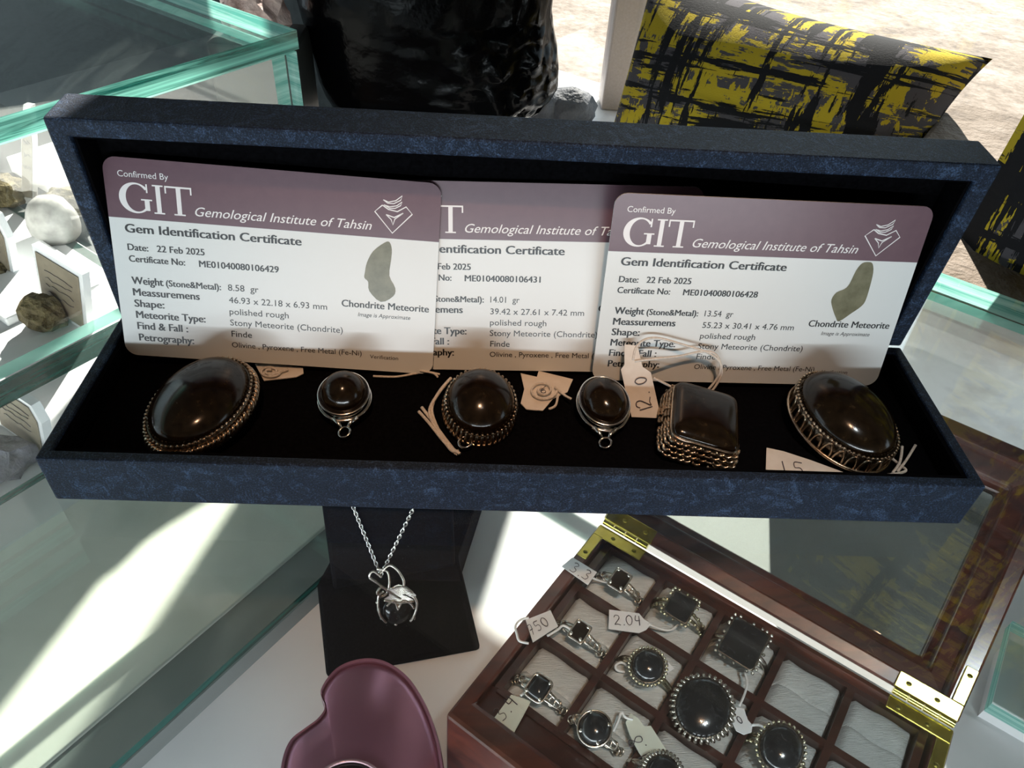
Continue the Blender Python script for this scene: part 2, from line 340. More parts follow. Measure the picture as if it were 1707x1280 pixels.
# ------------------------------------------------------------------ setting: window wall, sill, paving outside
FZ = -0.11                                                              # display floor inside the counter
m = MB(); m.ntbox(-5.0, 6.0, 0.56, 9.0, -0.80, -0.70); struct(m.build('floor', M['paving']))
m = MB(); m.ntbox(-0.40, 1.6, 0.215, 0.56, FZ - 0.04, FZ); struct(m.build('trim_1', M['marble'], bevel=0.003))      # marble window sill
m = MB(); m.ntbox(-0.349, 1.6, 0.50, 0.53, 0.314, 1.3); m.ntbox(-2.6, -0.349, 0.50, 0.53, 0.66, 1.3); struct(m.build('wall_back', M['plaster']))  # unseen upper wall, lower and side edges placed to shape the sun patches
m = MB(); m.ntbox(-2.6, 6.0, -3.2, 0.56, -0.80, -0.72); struct(m.build('trim_3', M['floorwood']))
m = MB(); m.ntbox(-5.0, -0.38, 0.0, 1.2, -0.70, -0.68); struct(m.build('trim_4', M['charcoal']))
m = MB(); m.ntbox(-2.6, 1.6, -3.25, -3.2, 0.10, 1.35); struct(m.build('wall_front', M['plaster']))
m = MB(); m.ntbox(1.6, 1.65, -3.25, 0.53, -0.72, 1.35); struct(m.build('wall_right', M['plaster']))
m = MB(); m.ntbox(0.02, 1.6, 0.2155, 0.44, FZ, -0.004); struct(m.build('trim_2', M['paving'], bevel=0.003))
m = MB(); m.ntbox(0.02, 1.6, 0.2125, 0.2150, FZ, -0.012); struct(m.build('trim_5', M['marble']))
m = MB(); m.ntbox(-2.6, 1.6, -3.2, 0.53, 1.3, 1.35); struct(m.build('ceiling', M['ceiling']))
wf = MB()
pa = onplane(1028, 0, nt(0, 0.50, 0), TX); pb = onplane(1000, 196, nt(0, 0.50, 0), TX)
nA = pb.dot(NX)
pq = onplane(1062, 196, pb, V((0, 1, 0))); ph = (pq - pb) / 2; pc = pb + ph
wf.box(V((pc.x, pc.y + 0.015, (FZ + 0.314) / 2)), V((ph.x, 0, 0)), V((0, 0.015, 0)), V((0, 0, (0.314 - FZ) / 2)))
wf.ntbox(nA + 0.75, nA + 0.79, 0.50, 0.53, FZ, 0.314)
wfo = struct(wf.build('window_1', M['frame_grey'], bevel=0.002))
g = MB(); g.ntbox(-0.375, nA + 0.77, 0.512, 0.518, FZ, 0.314); g.build('pane', M['glass_win'], wfo)

# ------------------------------------------------------------------ the glass counter
ct = thing('display_counter', 'glass topped display counter with green edges holding the white floored showcase', 'display counter', nt(0.1, 0, FZ))
N0, T1 = -0.1565, 0.212
m = MB(); m.ntbox(N0, 0.62, -0.42, T1, -0.009, 0.0, mis=[0, 0, 0, 1, 2, 0]); m.build('glass_top', [M['glass'], M['edge_lite'], M['edge_dark']], ct)
m = MB(); m.ntbox(N0 + 0.001, 0.62, T1 - 0.008, T1 - 0.001, FZ, -0.009, mis=[0, 1, 0, 0, 1, 1]); m.build('back_pane', [M['glass_pane'], M['edge_lite']], ct)
m = MB(); m.ntbox(N0 - 0.003, 0.62, -0.42, T1, FZ - 0.012, FZ); m.build('showcase_floor', M['white_floor'], ct)

# tall glass case standing left of the counter
gc = thing('glass_showcase', 'taller glass showcase with smeared top on the left, stones on its white floor', 'display case', nt(-0.4, -0.1, FZ))
CT, CTOP = 0.0727, 0.0755
m = MB(); m.ntbox(-0.66, N0 + 0.0005, -0.42, CT, CTOP - 0.0065, CTOP, mis=[0, 0, 0, 2, 1, 1]); m.build('top_pane', [M['glass_smear'], M['edge'], M['edge_lite']], gc)
m = MB(); m.ntbox(N0 - 0.0065, N0 - 0.0005, -0.42, CT - 0.0005, 0.0002, CTOP - 0.0075, mis=[1, 1, 0, 1, 0, 0]); m.build('front_pane', [M['glass_pane'], M['edge_lite']], gc)
m = MB(); m.ntbox(-0.66, N0 - 0.0075, CT - 0.0065, CT - 0.0005, FZ, CTOP - 0.0075, mis=[1, 1, 0, 0, 1, 1]); m.build('side_pane', [M['glass_pane'], M['edge_lite']], gc)
m = MB(); m.ntbox(-0.66, N0 - 0.004, -0.42, CT, FZ - 0.012, FZ); m.build('base_board', M['white_floor'], gc)
m = MB(); m.ntbox(-0.672, -0.661, -0.42, CT, FZ - 0.012, CTOP); m.build('back_board', M['charcoal'], gc)

# white riser board and glass shelf inside the counter
rs_ = thing('riser', 'long off white riser board under the glass shelf, streaked by sunlight', 'riser', nt(-0.146, -0.1, FZ))
rb = MB(); rb.ntbox(-0.1915, -0.101, -0.40, 0.19, FZ + 0.0095, FZ + 0.012); rb.build('top_board', M['riser'], rs_, bevel=0.0004)
rb = MB(); rb.ntbox(-0.183, -0.082, -0.40, 0.19, FZ, FZ + 0.0094); rb.build('shade_support', M['shade_board'], rs_)  # base widened in grey; its colour stands in for shade below the shelf
gs = MB(); gs.ntbox(-0.2133, -0.0810, -0.40, 0.19, FZ + 0.0125, FZ + 0.0165, mis=[0, 0, 1, 1, 1, 1])
tag(gs.build('glass_shelf', [M['glass_shelf'], M['edge_dark']]), 'clear glass shelf with a thin teal edge lying on the off white riser', 'glass shelf')
g2 = MB(); pA = at(1640, 1150, FZ + 0.02)
g2.ntbox(pA.dot(NX) + 0.004, 0.6, pA.dot(TX) - 0.002, pA.dot(TX) + 0.04, FZ + 0.012, FZ + 0.018, mis=[0, 0, 1, 1, 1, 1])
g2.ntbox(pA.dot(NX) + 0.006, 0.6, pA.dot(TX) + 0.004, pA.dot(TX) + 0.036, FZ, FZ + 0.012, mi=2)
tag(g2.build('glass_shelf', [M['glass_shelf'], M['edge_lite'], M['white_floor']]), 'low glass shelf at the right behind the wooden ring box corner', 'glass shelf')

# ------------------------------------------------------------------ navy jewellery box
BL, BD, BH = 0.25, 0.0595, 0.0165
LA = -0.0503; LW = V((0, math.sin(LA), math.cos(LA))); LB = V((0, math.cos(LA), -math.sin(LA)))
LH, LD = 0.0651, 0.0144
jb = thing('jewellery_box', 'long open navy leatherette box lined in black velvet, standing on the glass counter', 'jewellery box', (0, 0.03, 0.0002))
def tray(m, o, ax, ay, az, L, D, H, wall, fl, mi=0, back=True):
    # o: centre of the outer bottom front edge ; ax, ay, az unit axes ; opening towards +az
    P = lambda x, y, z: o + ax * x + ay * y + az * z
    h = L / 2; w = wall
    out0 = [P(-h, 0, 0), P(h, 0, 0), P(h, D, 0), P(-h, D, 0)]; out1 = [P(-h, 0, H), P(h, 0, H), P(h, D, H), P(-h, D, H)]
    in1 = [P(-h + w, w, H), P(h - w, w, H), P(h - w, D - w, H), P(-h + w, D - w, H)]; in0 = [P(-h + w, w, fl), P(h - w, w, fl), P(h - w, D - w, fl), P(-h + w, D - w, fl)]
    m.loft([out0, out1, in1, in0], mi=mi)
m = MB(); tray(m, V((0, 0, 0.0002)), V((1, 0, 0)), V((0, 1, 0)), ZZ, BL, BD, BH - 0.0002, 0.0032, 0.0012); m.build('base', M['leather'], jb, bevel=0.0006)
m = MB(); tray(m, V((0, 0.0034, 0.0014)), V((1, 0, 0)), V((0, 1, 0)), ZZ, BL - 0.0068, BD - 0.0068, BH - 0.0022, 0.0012, 0.0068); m.build('base_lining', M['velvet'], jb)
lo = V((0, BD, BH + 0.0002)) + LB * LD
m = MB(); tray(m, lo, V((1, 0, 0)), LW, -LB, BL, LH, LD, 0.0052, 0.003); m.build('lid', M['leather'], jb, bevel=0.0007)
m = MB(); tray(m, lo - LB * 0.0031 + LW * 0.0053, V((1, 0, 0)), LW, -LB, BL - 0.0106, LH - 0.0106, LD - 0.0045, 0.0008, 0.0008); m.build('lid_lining', M['velvet'], jb)

# ------------------------------------------------------------------ lettering
def text_into(mb, s, x0, x1, base, h, bold=0.0, shear=0.0, mi=0):
    cu = bpy.data.curves.new('t', 'FONT'); cu.body = s; cu.size = 1.0; cu.shear = shear;  cu.resolution_u = 3
    ob = bpy.data.objects.new('t', cu); COL.objects.link(ob)
    dg = bpy.context.evaluated_depsgraph_get(); me = bpy.data.meshes.new_from_object(ob.evaluated_get(dg))
    xs = [v.co.x for v in me.vertices]; a, b = min(xs), max(xs); sx = (x1 - x0) / (b - a); sy = h / 0.72
    for dx in ((-0.5, 0.5) if bold else (0,)):
        mb.add([V((x0 + (v.co.x - a) * sx + dx * bold * h * 2.2, base + v.co.y * sy, dx * 2e-6)) for v in me.vertices], [tuple(p.vertices) for p in me.polygons], mi)
    bpy.data.objects.remove(ob); bpy.data.curves.remove(cu); bpy.data.meshes.remove(me)
CW = 0.0925; CH = CW / 1.586
def rrect(x0, x1, y0, y1, r, n=6, corners=(1, 1, 1, 1)):
    P = []
    for (cx, cy, a0, on) in ((x1 - r, y1 - r, 0, corners[0]), (x0 + r, y1 - r, 90, corners[1]), (x0 + r, y0 + r, 180, corners[2]), (x1 - r, y0 + r, 270, corners[3])):
        if on: P += [V((cx + r * math.cos(rad(a0 + 90 * i / n)), cy + r * math.sin(rad(a0 + 90 * i / n)), 0)) for i in range(n + 1)]
        else: P.append(V((cx + (r if a0 in (0, 270) else -r), cy + (r if a0 in (0, 90) else -r), 0)))
    return P
def stroke(mb, pts, w, z=0.0, mi=0, closed=False):
    pts = [V((p[0], p[1], z)) for p in pts]; n = len(pts); rings = []
    for i in range(n):
        tg = (pts[(i + 1) % n] - pts[i - 1]) if closed else (pts[min(i + 1, n - 1)] - pts[max(i - 1, 0)])
        tg.normalize(); q = V((-tg.y, tg.x, 0)) * (w / 2); rings.append([pts[i] + q, pts[i] - q])
    if closed: rings.append(rings[0])
    mb.loft(rings, False, False, closed=False, mi=mi)
def big_GIT(mb, u, vv):
    # u(x), vv(y): unit positions on the card -> local ; letters as serif outlines
    H = 0.137; y0 = 0.2535
    zc = [0.0]
    def R(x0, x1, a, b):
        zc[0] += 6e-6
        mb.add([V((u(x0), vv(y0 - H * a), zc[0])), V((u(x1), vv(y0 - H * a), zc[0])), V((u(x1), vv(y0 - H * b), zc[0])), V((u(x0), vv(y0 - H * b), zc[0]))], [(0, 1, 2, 3)])
    cx, cy, rx, ry = 0.086, 0.5, 0.048, 0.53
    ou = [(cx + rx * math.cos(rad(a)), cy + ry * math.sin(rad(a))) for a in range(38, 331, 8)]
    inn = [(cx + 0.004 + (rx - 0.016) * math.cos(rad(a)), cy + (ry - 0.06) * math.sin(rad(a))) for a in range(38, 331, 8)]
    rings = [[V((u(a[0]), vv(y0 - H * a[1]), 0)), V((u(b[0]), vv(y0 - H * b[1]), 0))] for a, b in zip(ou, inn)]
    mb.loft(rings, False, False, closed=False)
    R(0.112, 0.1265, 0.08, 0.46); R(0.102, 0.1345, 0.43, 0.48); R(0.119, 0.1235, 0.70, 1.0)
    R(0.147, 0.1605, 0.03, 0.97); R(0.138, 0.1695, 0.0, 0.05); R(0.138, 0.1695, 0.95, 1.0)
    R(0.207, 0.2205, 0.03, 0.97); R(0.197, 0.2305, 0.0, 0.05); R(0.174, 0.253, 0.94, 1.0); R(0.174, 0.1785, 0.74, 1.0); R(0.2485, 0.253, 0.74, 1.0)
def make_card(corners, strs, label):
    TL, TR, BR, BLc = [V(c) for c in corners]
    ex = (BR - BLc + TR - TL).normalized(); ez0 = (TL - BLc + TR - BR); ez = (ez0 - ex * ez0.dot(ex)).normalized(); ny = ez.cross(ex)
    org = (BLc + BR) / 2
    root = MB(); P = rrect(-CW / 2, CW / 2, 0, CH, 0.0036)
    root.loft([[V((p.x, p.y, -0.0004)) for p in P], [V((p.x, p.y, 0.0)) for p in P]])
    o = root.build('certificate_card', M['card_white'])
    o.matrix_basis = basis(ex, ez, ex.cross(ez), org)
    tag(o, label, 'card', 'certificate cards leaning in the jewellery box')
    u = lambda x: (x - 0.5) * CW
    vv = lambda y: (1 - y) * CH
    e = 0.00006
    def lay(mb, z):
        for p in mb.v: p.z += z
    b = MB(); P = rrect(-CW / 2, CW / 2, vv(0.285), CH, 0.0036, corners=(1, 1, 0, 0))
    b.add([V((p.x, p.y, e)) for p in P], [tuple(range(len(P)))]); b.build('header_band', M['card_purple'], o, local=True)
    w = MB(); big_GIT(w, u, vv); text_into(w, 'Confirmed By', u(0.041), u(0.188), vv(0.0885), 0.030 * CH, 0.004)
    text_into(w, 'Gemological Institute of Tahsin', u(0.259), u(0.7915), vv(0.2495), 0.046 * CH, 0.006, 0.32); lay(w, 2 * e)
    w.build('header_lettering', M['white_ink'], o, local=True)
    em = MB(); ec = lambda pts: [(u(0.8 + a * 0.1144), vv(0.0726 + b_ * 0.1852)) for a, b_ in pts]; sw = 0.00034
    stroke(em, ec([(0.2, 0.28), (0.0, 0.46), (0.48, 1.0), (1.0, 0.46), (0.83, 0.28), (0.6, 0.42), (0.36, 0.38), (0.2, 0.28)]), sw)
    stroke(em, ec([(0.30, 0.52), (0.52, 0.58), (0.76, 0.45)]), sw); stroke(em, ec([(0.30, 0.52), (0.44, 0.64), (0.49, 0.78), (0.54, 0.62), (0.76, 0.45)]), sw * 0.8)
    stroke(em, ec([(0.22, 0.14), (0.36, 0.19), (0.55, 0.14), (0.72, 0.0), (0.68, 0.12), (0.5, 0.22), (0.34, 0.22), (0.22, 0.14)]), sw * 0.8)
    stroke(em, ec([(0.24, 0.27), (0.4, 0.31), (0.58, 0.27), (0.72, 0.16), (0.68, 0.26), (0.54, 0.34), (0.4, 0.35), (0.24, 0.27)]), sw * 0.8)
    lay(em, 2 * e); em.build('emblem', M['white_ink'], o, local=True)
    t = MB(); B = 0.036
    def T(s, x0, x1, y, h, bold=B, sh=0.0): text_into(t, s, u(x0), u(x1), vv(y), h * CH, bold, sh)
    T('Gem Identification Certificate', .045, .575, .355, .044, .045)
    T('Date:', .046, .107, .443, .034); T('22 Feb 2025', .134, .277, .442, .034)
    T('Certificate No:', .046, .215, .501, .034); T('ME01040080106' + strs[0], .2585, .5026, .502, .034)
    T('Weight', .0465, .142, .615, .040, .04); T('(Stone&Metal):', .151, .320, .615, .034); T(strs[1] + '  gr', .342, .437, .614, .034, .003)
    T('Meassuremens', .0465, .251, .675, .040, .04); T(strs[2] + ' mm', .3425, .652, .679, .034, .003)
    T('Shape:', .047, .138, .734, .040, .04); T('polished rough', .342, .529, .7405, .034, .003)
    T('Meteorite Type:', .048, .2636, .794, .040, .04); T('Stony Meteorite (Chondrite)', .342, .702, .80, .034, .003)
    T('Find & Fall :', .048, .2056, .854, .040, .04); T('Finde', .344, .409, .861, .034, .003)
    T('Petrography:', .049, .2215, .917, .040, .04); T('Olivine , Pyroxene , Free Metal (Fe-Ni)', .343, .7636, .920, .030, .003)
    T('Chondrite Meteorite', .699, .978, .6545, .038, .03); T('Image is Approximate', .751, .9195, .7016, .022, 0.0, .2); T('Verification', .791, .884, .931, .022, 0.0)
    lay(t, e); t.build('body_lettering', M['ink'], o, local=True)
    s = MB(); dx, fl = strs[3]
    q = [(.8468, .3038), (.8545, .34), (.8532, .3905), (.8490, .4749), (.8683, .537), (.8627, .581), (.8235, .6161), (.7862, .5628), (.7823, .515), (.7703, .4951), (.7719, .4632), (.7778, .4153), (.7963, .3561), (.8309, .3089)]
    if fl: q = [(.838, .292), (.853, .30), (.864, .345), (.868, .42), (.868, .50), (.858, .535), (.835, .57), (.80, .62), (.785, .60), (.763, .545), (.752, .50), (.762, .46), (.785, .44), (.797, .41), (.805, .34), (.818, .30)]
    Q = smooth_line([(u(a), vv(b_), e) for a, b_ in q], 3, True); s.add(Q, [tuple(range(len(Q) - 1, -1, -1))]); s.build('stone_picture', M['pic'], o, local=True)
    return o
make_card([[-0.04254, 0.06538, 0.0644], [0.04993, 0.06597, 0.06655], [0.05134, 0.04914, 0.01073], [-0.04114, 0.04856, 0.00858]], ('431', '14.01', '39.42 x 27.61 x 7.42', (0, 0)),
          'middle certificate card numbered ending 431, overlapped at both sides by the other two cards')
make_card([[-0.11752, 0.06436, 0.06807], [-0.02508, 0.06407, 0.06466], [-0.02718, 0.04582, 0.00931], [-0.11961, 0.0461, 0.01272]], ('429', '8.58', '46.93 x 22.18 x 6.93', (0, 0)),
          'left certificate card numbered ending 429, fully readable, behind the big left oval pendant')
make_card([[0.02265, 0.05609, 0.06867], [0.11503, 0.06035, 0.06674], [0.11445, 0.04737, 0.00989], [0.02207, 0.04311, 0.01181]], ('428', '13.54', '55.23 x 30.41 x 4.76', (0, 1)),
          'right certificate card numbered ending 428, with a string loop hanging over its lower left')

# ------------------------------------------------------------------ pendants in the box
BZ = 0.0083                                                            # velvet floor of the box
def dome(mb, rx, ry, z0, h, p=2.0, n=64, k=12, pw=2.0, mi=0):
    rings = [ell(rx, ry, z0 - 0.0006, n, p)]
    for i in range(k):
        a = (math.pi / 2) * i / k; r = math.cos(a) ** (2 / pw); rings.append(ell(rx * r, ry * r, z0 + h * math.sin(a), n, p))
    rings.append(ell(rx * 0.02, ry * 0.02, z0 + h, n, p)); mb.loft(rings, mi=mi)
def wall(mb, rx, ry, z0, z1, p=2.0, n=64, flare=1.0, th=0.0007, mi=0):
    mb.loft([ell(rx * flare, ry * flare, z0, n, p), ell(rx, ry, z1, n, p), ell(rx - th, ry - th, z1, n, p), ell(rx * flare - th, ry * flare - th, z0, n, p)], mi=mi)
def ering(mb, rx, ry, z, r, p=2.0, n=64, mi=0): mb.tube(ell(rx, ry, z, n, p), r, 6, True, mi)
def arc_pts(rx, ry, z, count, p=2.0):
    base = ell(rx, ry, z, 720, p); L = [0]
    for i in range(720): L.append(L[-1] + (base[(i + 1) % 720] - base[i]).length)
    out = []; j = 0
    for k in range(count):
        tg = L[-1] * k / count
        while L[j + 1] < tg: j += 1
        d = base[(j + 1) % 720] - base[j]; out.append((base[j], d.normalized()))
    return out
def pendant(label, c, rx, ry, rot, tilt, style, hw=0.004, hd=0.004, p=2.0, bail=None, pw=2.0, stone='stone'):
    R = Matrix.Rotation(rad(rot), 4, 'Z'); Tm = Matrix.Rotation(rad(tilt[0]), 4, 'X') @ Matrix.Rotation(rad(tilt[1]), 4, 'Y')
    lift = abs(math.sin(rad(tilt[0]))) * ry * 0.8 + abs(math.sin(rad(tilt[1]))) * rx * 0.8
    o = thing('pendant', label, 'pendant', mat=Matrix.Translation(V((c[0], c[1], BZ + lift))) @ Tm @ R, group='dark stone pendants in the jewellery box')
    s = MB(); dome(s, rx, ry, hw, hd, p, pw=pw); s.build('stone', M[stone], o, smooth=True, local=True)
    b = MB(); g = 0.0006
    if style == 'plain':
        wall(b, rx + g, ry + g, 0.0008, hw + 0.0004, p, flare=0.82); ering(b, rx + g, ry + g, hw + 0.0004, 0.00045, p); ering(b, rx * 1.02 + 0.0008, ry * 1.02 + 0.0008, hw - 0.0022, 0.0005, p)
    elif style == 'prongs':
        wall(b, rx + 0.0002, ry + 0.0002, 0.0003, hw, p, mi=1); ering(b, rx + g, ry + g, 0.0006, 0.0006, p)
        for q, d in arc_pts(rx + 0.0007, ry + 0.0007, 0, 46, p):
            nrm = V((d.y, -d.x, 0)); top = q + V((0, 0, hw + 0.0009)) - nrm * 0.0004
            b.tube([q + V((0, 0, 0.0004)) + nrm * 0.0003, q + V((0, 0, hw * 0.6)) + nrm * 0.0002, top], [0.00042, 0.0005, 0.0003], 5)
            b.sph(top, 0.00048, 0, 6, 4)
    elif style == 'beads':
        wall(b, rx + g, ry + g, 0.0003, hw + 0.0002, p, mi=1)
        for q, d in arc_pts(rx + 0.0008, ry + 0.0008, hw + 0.0005, 64, p): b.sph(q, 0.00052, 0, 6, 4)
        rope = []
        for k in range(2):
            A = ell(rx + 0.0014, ry + 0.0014, 0, 240, p)
            pts = [q + V((q.x, q.y, 0)).normalized() * 0.0005 * math.cos(i * 0.9 + k * math.pi) + V((0, 0, hw * 0.5 + 0.0011 * math.sin(i * 0.9 + k * math.pi))) for i, q in enumerate(A)]
            b.tube(pts, 0.00062, 5, True)
        ering(b, rx + 0.0009, ry + 0.0009, 0.0006, 0.0006, p)
    elif style == 'gallery':
        wall(b, rx + 0.0001, ry + 0.0001, 0.0003, hw, p, mi=1); ering(b, rx + 0.0012, ry + 0.0012, 0.0006, 0.0006, p)
        for q, d in arc_pts(rx + 0.0007, ry + 0.0007, hw + 0.0006, 70, p): b.sph(q, 0.00055, 0, 6, 4)
        for q, d in arc_pts(rx + 0.0009, ry + 0.0009, 0, 26, p):
            w = 0.0019; hgt = hw - 0.0008
            b.tube([q + d * (w * math.cos(rad(a)) * 0.75) + V((0, 0, 0.0006 + hgt * math.sin(rad(a)))) for a in range(0, 181, 20)], 0.0004, 5)
    elif style == 'scallop':
        wall(b, rx + 0.0001, ry + 0.0001, 0.0003, hw, p, mi=1)
        for row in range(4):
            z = 0.0006 + row * (hw - 0.0002) / 4
            for q, d in arc_pts(rx + 0.0016 - row * 0.0004, ry + 0.0016 - row * 0.0004, z, 40, p):
                q = q + d * (0.0011 if row % 2 else 0)
                b.tube([q + d * (0.0011 * math.cos(rad(a))) + V((0, 0, 0.0010 * math.sin(rad(a)))) for a in range(180, 361, 30)], [0.0002, 0.0005, 0.0006, 0.00065, 0.0006, 0.0005, 0.0002], 5)
            ering(b, rx + 0.0009 - row * 0.0003, ry + 0.0009 - row * 0.0003, z + 0.0006, 0.0004, p)
    b.build('bezel', [M['silver_antique'] if style != 'plain' else M['silver_bright'], M['silver_dark']], o, smooth=True, local=True)
    if bail:
        ang, br, ln = bail; d = V((math.cos(rad(ang)), math.sin(rad(ang)), 0)); q = V((rx * d.x, ry * d.y, 0)) ; sd_ = V((-d.y, d.x, 0))
        m2 = MB(); zc = hw * 0.55
        if ln > 0:
            for sgn in (-1, 1): m2.tube([q + sd_ * sgn * 0.0034 + V((0, 0, zc)), q + d * ln * 0.5 + sd_ * sgn * 0.0017 + V((0, 0, zc + 0.0003)), q + d * ln + sd_ * sgn * 0.0010 + V((0, 0, zc))], [0.0010, 0.0007, 0.0005], 6)
            m2.tube([q + d * 0.0004 - sd_ * 0.003 + V((0, 0, zc)), q + d * 0.0004 + sd_ * 0.003 + V((0, 0, zc))], 0.0007, 6)
            m2.build('bail', M['silver_bright'], o, smooth=True, local=True)
        jr = MB(); cc = q + d * (ln + br * 0.9) + V((0, 0, zc))
        jr.tube([cc + d * (br * math.cos(2 * math.pi * i / 28)) + (sd_ * 0.96 + V((0, 0, 0.28))) * (br * math.sin(2 * math.pi * i / 28)) for i in range(28)], 0.00033, 6, True)
        jr.build('jump_ring', M['silver_bright'], o, smooth=True, local=True)
    return o
pendant('largest oval pendant at the box left end, dark stone with braided silver edge', (-0.0905, 0.0250), 0.0130, 0.0168, -12, (2, -8), 'beads', 0.0046, 0.0072)
pendant('small round domed pendant with smooth silver bezel, second from the left', (-0.0515, 0.0305), 0.0065, 0.0068, 0, (12, 0), 'plain', 0.0058, 0.0068, bail=(-83, 0.0017, 0.0030))
pendant('oval pendant with ribbed silver prongs and knotted strings, third from the left', (-0.0122, 0.0282), 0.0098, 0.0110, 0, (14, 3), 'prongs', 0.0050, 0.0072, bail=(-110, 0.0019, 0.0))
pendant('small oval domed pendant with smooth bezel and bail, left of the 12.0 tag', (0.0243, 0.0312), 0.0066, 0.0080, 10, (12, 0), 'plain', 0.0056, 0.0055, bail=(-102, 0.0017, 0.0032))
pendant('square black pendant with tiered scalloped silver sides, right of the 12.0 tag', (0.0519, 0.0240), 0.0098, 0.0112, -12, (4, 8), 'scallop', 0.0068, 0.0028, p=7.0, pw=3.5)
pendant('large oval pendant with beaded openwork rim at the box right end', (0.0950, 0.0272), 0.0125, 0.0162, 24, (5, 6), 'gallery', 0.0058, 0.0080)

# ------------------------------------------------------------------ paper tags, strings and handwriting
GL = {'0': [[(.3, 1), (.08, .8), (.03, .4), (.2, .05), (.42, .1), (.56, .5), (.5, .85), (.3, 1)]], '1': [[(.25, .95), (.3, 0)]],
      '2': [[(.05, .8), (.2, 1), (.45, .95), (.5, .7), (.3, .4), (.05, .05), (.3, .1), (.6, .0)]],
      '3': [[(.08, .9), (.3, 1), (.5, .82), (.25, .55), (.52, .35), (.4, .05), (.05, .08)]],
      '4': [[(.15, 1), (.08, .5), (.5, .5)], [(.45, .95), (.42, 0)]], '5': [[(.55, 1), (.15, 1), (.12, .6), (.4, .6), (.5, .3), (.3, .02), (.05, .1)]],
      '6': [[(.45, 1), (.15, .6), (.08, .25), (.28, .02), (.5, .2), (.4, .45), (.15, .35)]], '7': [[(.05, .95), (.55, 1), (.25, 0)], [(.2, .5), (.5, .52)]],
      '8': [[(.45, .9), (.2, 1), (.1, .78), (.45, .35), (.35, .02), (.1, .1), (.15, .4), (.5, .75), (.45, .9)]], '.': [[(.1, 0), (.16, .05)]], '-': [[(.05, .45), (.5, .5)]]}
def write(mb, txt, o, ex, ey, h, w=0.00035, mi=0, lift=0.0):
    x = 0.0; up = ex.cross(ey).normalized() * lift
    for ch in txt:
        for st in GL.get(ch, []):
            pts = smooth_line([o + ex * ((x + a) * h) + ey * (b * h) + up for a, b in st], 4); mb.tube(pts, w / 2, 5, mi=mi, flat=0.6)
        x += 0.35 if ch in '.' else 0.78
def paper(pts, th=0.00025):
    m_ = MB(); a, b, c = V(pts[0]), V(pts[1]), V(pts[2]); n_ = (b - a).cross(c - b).normalized(); m_.prism(pts, n_ * th); return m_
def pxz(pts, z): return [at(x, y, z) for x, y in pts]
TG = 'price tags tied to the jewellery'
def make_tag(label, pts, mat, strings=(), writing=(), r=0.0004, smat='string', holes=None):
    """pts: outline in the place; strings: polylines; writing: (text, origin, ex, ey, height)"""
    cen = sum((V(p) for p in pts), V()) / len(pts); cen.z = min(p.z for p in pts)
    o = thing('price_tag', label, 'price tag', cen, group=TG)
    a, b, c = V(pts[0]), V(pts[1]), V(pts[2]); n_ = (b - a).cross(c - b).normalized()
    if n_.dot(CAM - a) < 0: pts = pts[::-1]; n_ = -n_
    m_ = MB(); m_.prism([p - n_ * 0.0003 for p in pts], n_ * 0.0003); m_.build('paper', M[mat], o)
    if strings:
        s_ = MB()
        for pl in strings: s_.tube(smooth_line(pl, 6), r, 6)
        s_.build('string', M[smat], o, smooth=True)
    if writing:
        w_ = MB()
        for txt, og, ex, ey, h in writing: write(w_, txt, og, ex, ey, h, lift=0.0002)
        w_.build('handwriting', M['pen_dark'], o)
    return o
def onp(pts, p0, nrm): return [onplane(x, y, p0, nrm) for x, y in pts]
def dirs(p0, nrm, a, b):
    A = onplane(a[0], a[1], p0, nrm); B = onplane(b[0], b[1], p0, nrm); ex = (B - A).normalized(); return ex, nrm.cross(ex)

# tag 12.0 leaning up between the small oval and the square pendant
p0 = at(1062, 695, BZ + 0.0008); nr = V((0, -0.78, 0.62)).normalized()
pl = [(1053, 695), (1035, 616), (1041, 608), (1041, 574), (1063, 576), (1071, 611), (1085, 621), (1102, 697)]
lp = [(1055, 600), (1060, 580), (1075, 566), (1100, 564), (1140, 575), (1180, 588), (1199, 603), (1203, 622), (1195, 640), (1186, 652)]
lp2 = [(1058, 602), (1090, 598), (1130, 594), (1170, 586), (1192, 590), (1201, 606), (1197, 628), (1180, 650)]
p1 = V((0.0, 0.0475, 0.012)); n1 = V((0, -0.955, 0.30)).normalized()
lp3 = [(1090, 630), (1110, 640), (1126, 648)]
Lpts = [onplane(x, y, p0 if i < 3 else p1 - V((0, 0.007, 0)), nr if i < 3 else n1) for i, (x, y) in enumerate(lp)]
Lpts2 = [onplane(x, y, p0 if i < 2 else p1 - V((0, 0.007, 0)), nr if i < 2 else n1) for i, (x, y) in enumerate(lp2)]
ex, ey = dirs(p0, nr, (1082, 680), (1066, 610))
make_tag('upright cream tag marked 12.0 beside the square pendant, its string looping over a card', onp(pl, p0, nr), 'paper',
         [Lpts, Lpts2, onp(lp3, p0, nr)], [('1', onplane(1089, 684, p0, nr), ex, ey, 0.0042), ('2', onplane(1087, 676, p0, nr), ex, ey, 0.0046), ('.', onplane(1083, 656, p0, nr), ex, ey, 0.004), ('0', onplane(1079, 638, p0, nr), ex, ey, 0.0036)], r=0.00038)
# tag 15. lying at the front wall under the right-hand oval
z = BZ + 0.0006
pl = [(1278, 746), (1306, 752), (1352, 767), (1420, 792), (1300, 812), (1276, 800)]
ex = (at(1340, 785, z) - at(1300, 780, z)).normalized(); ey = ZZ.cross(ex)
make_tag('cream tag marked 15 lying against the front wall under the right end pendant', pxz(pl, z), 'paper', [], [('15.', at(1300, 790, z), ex, ey, 0.0052)])
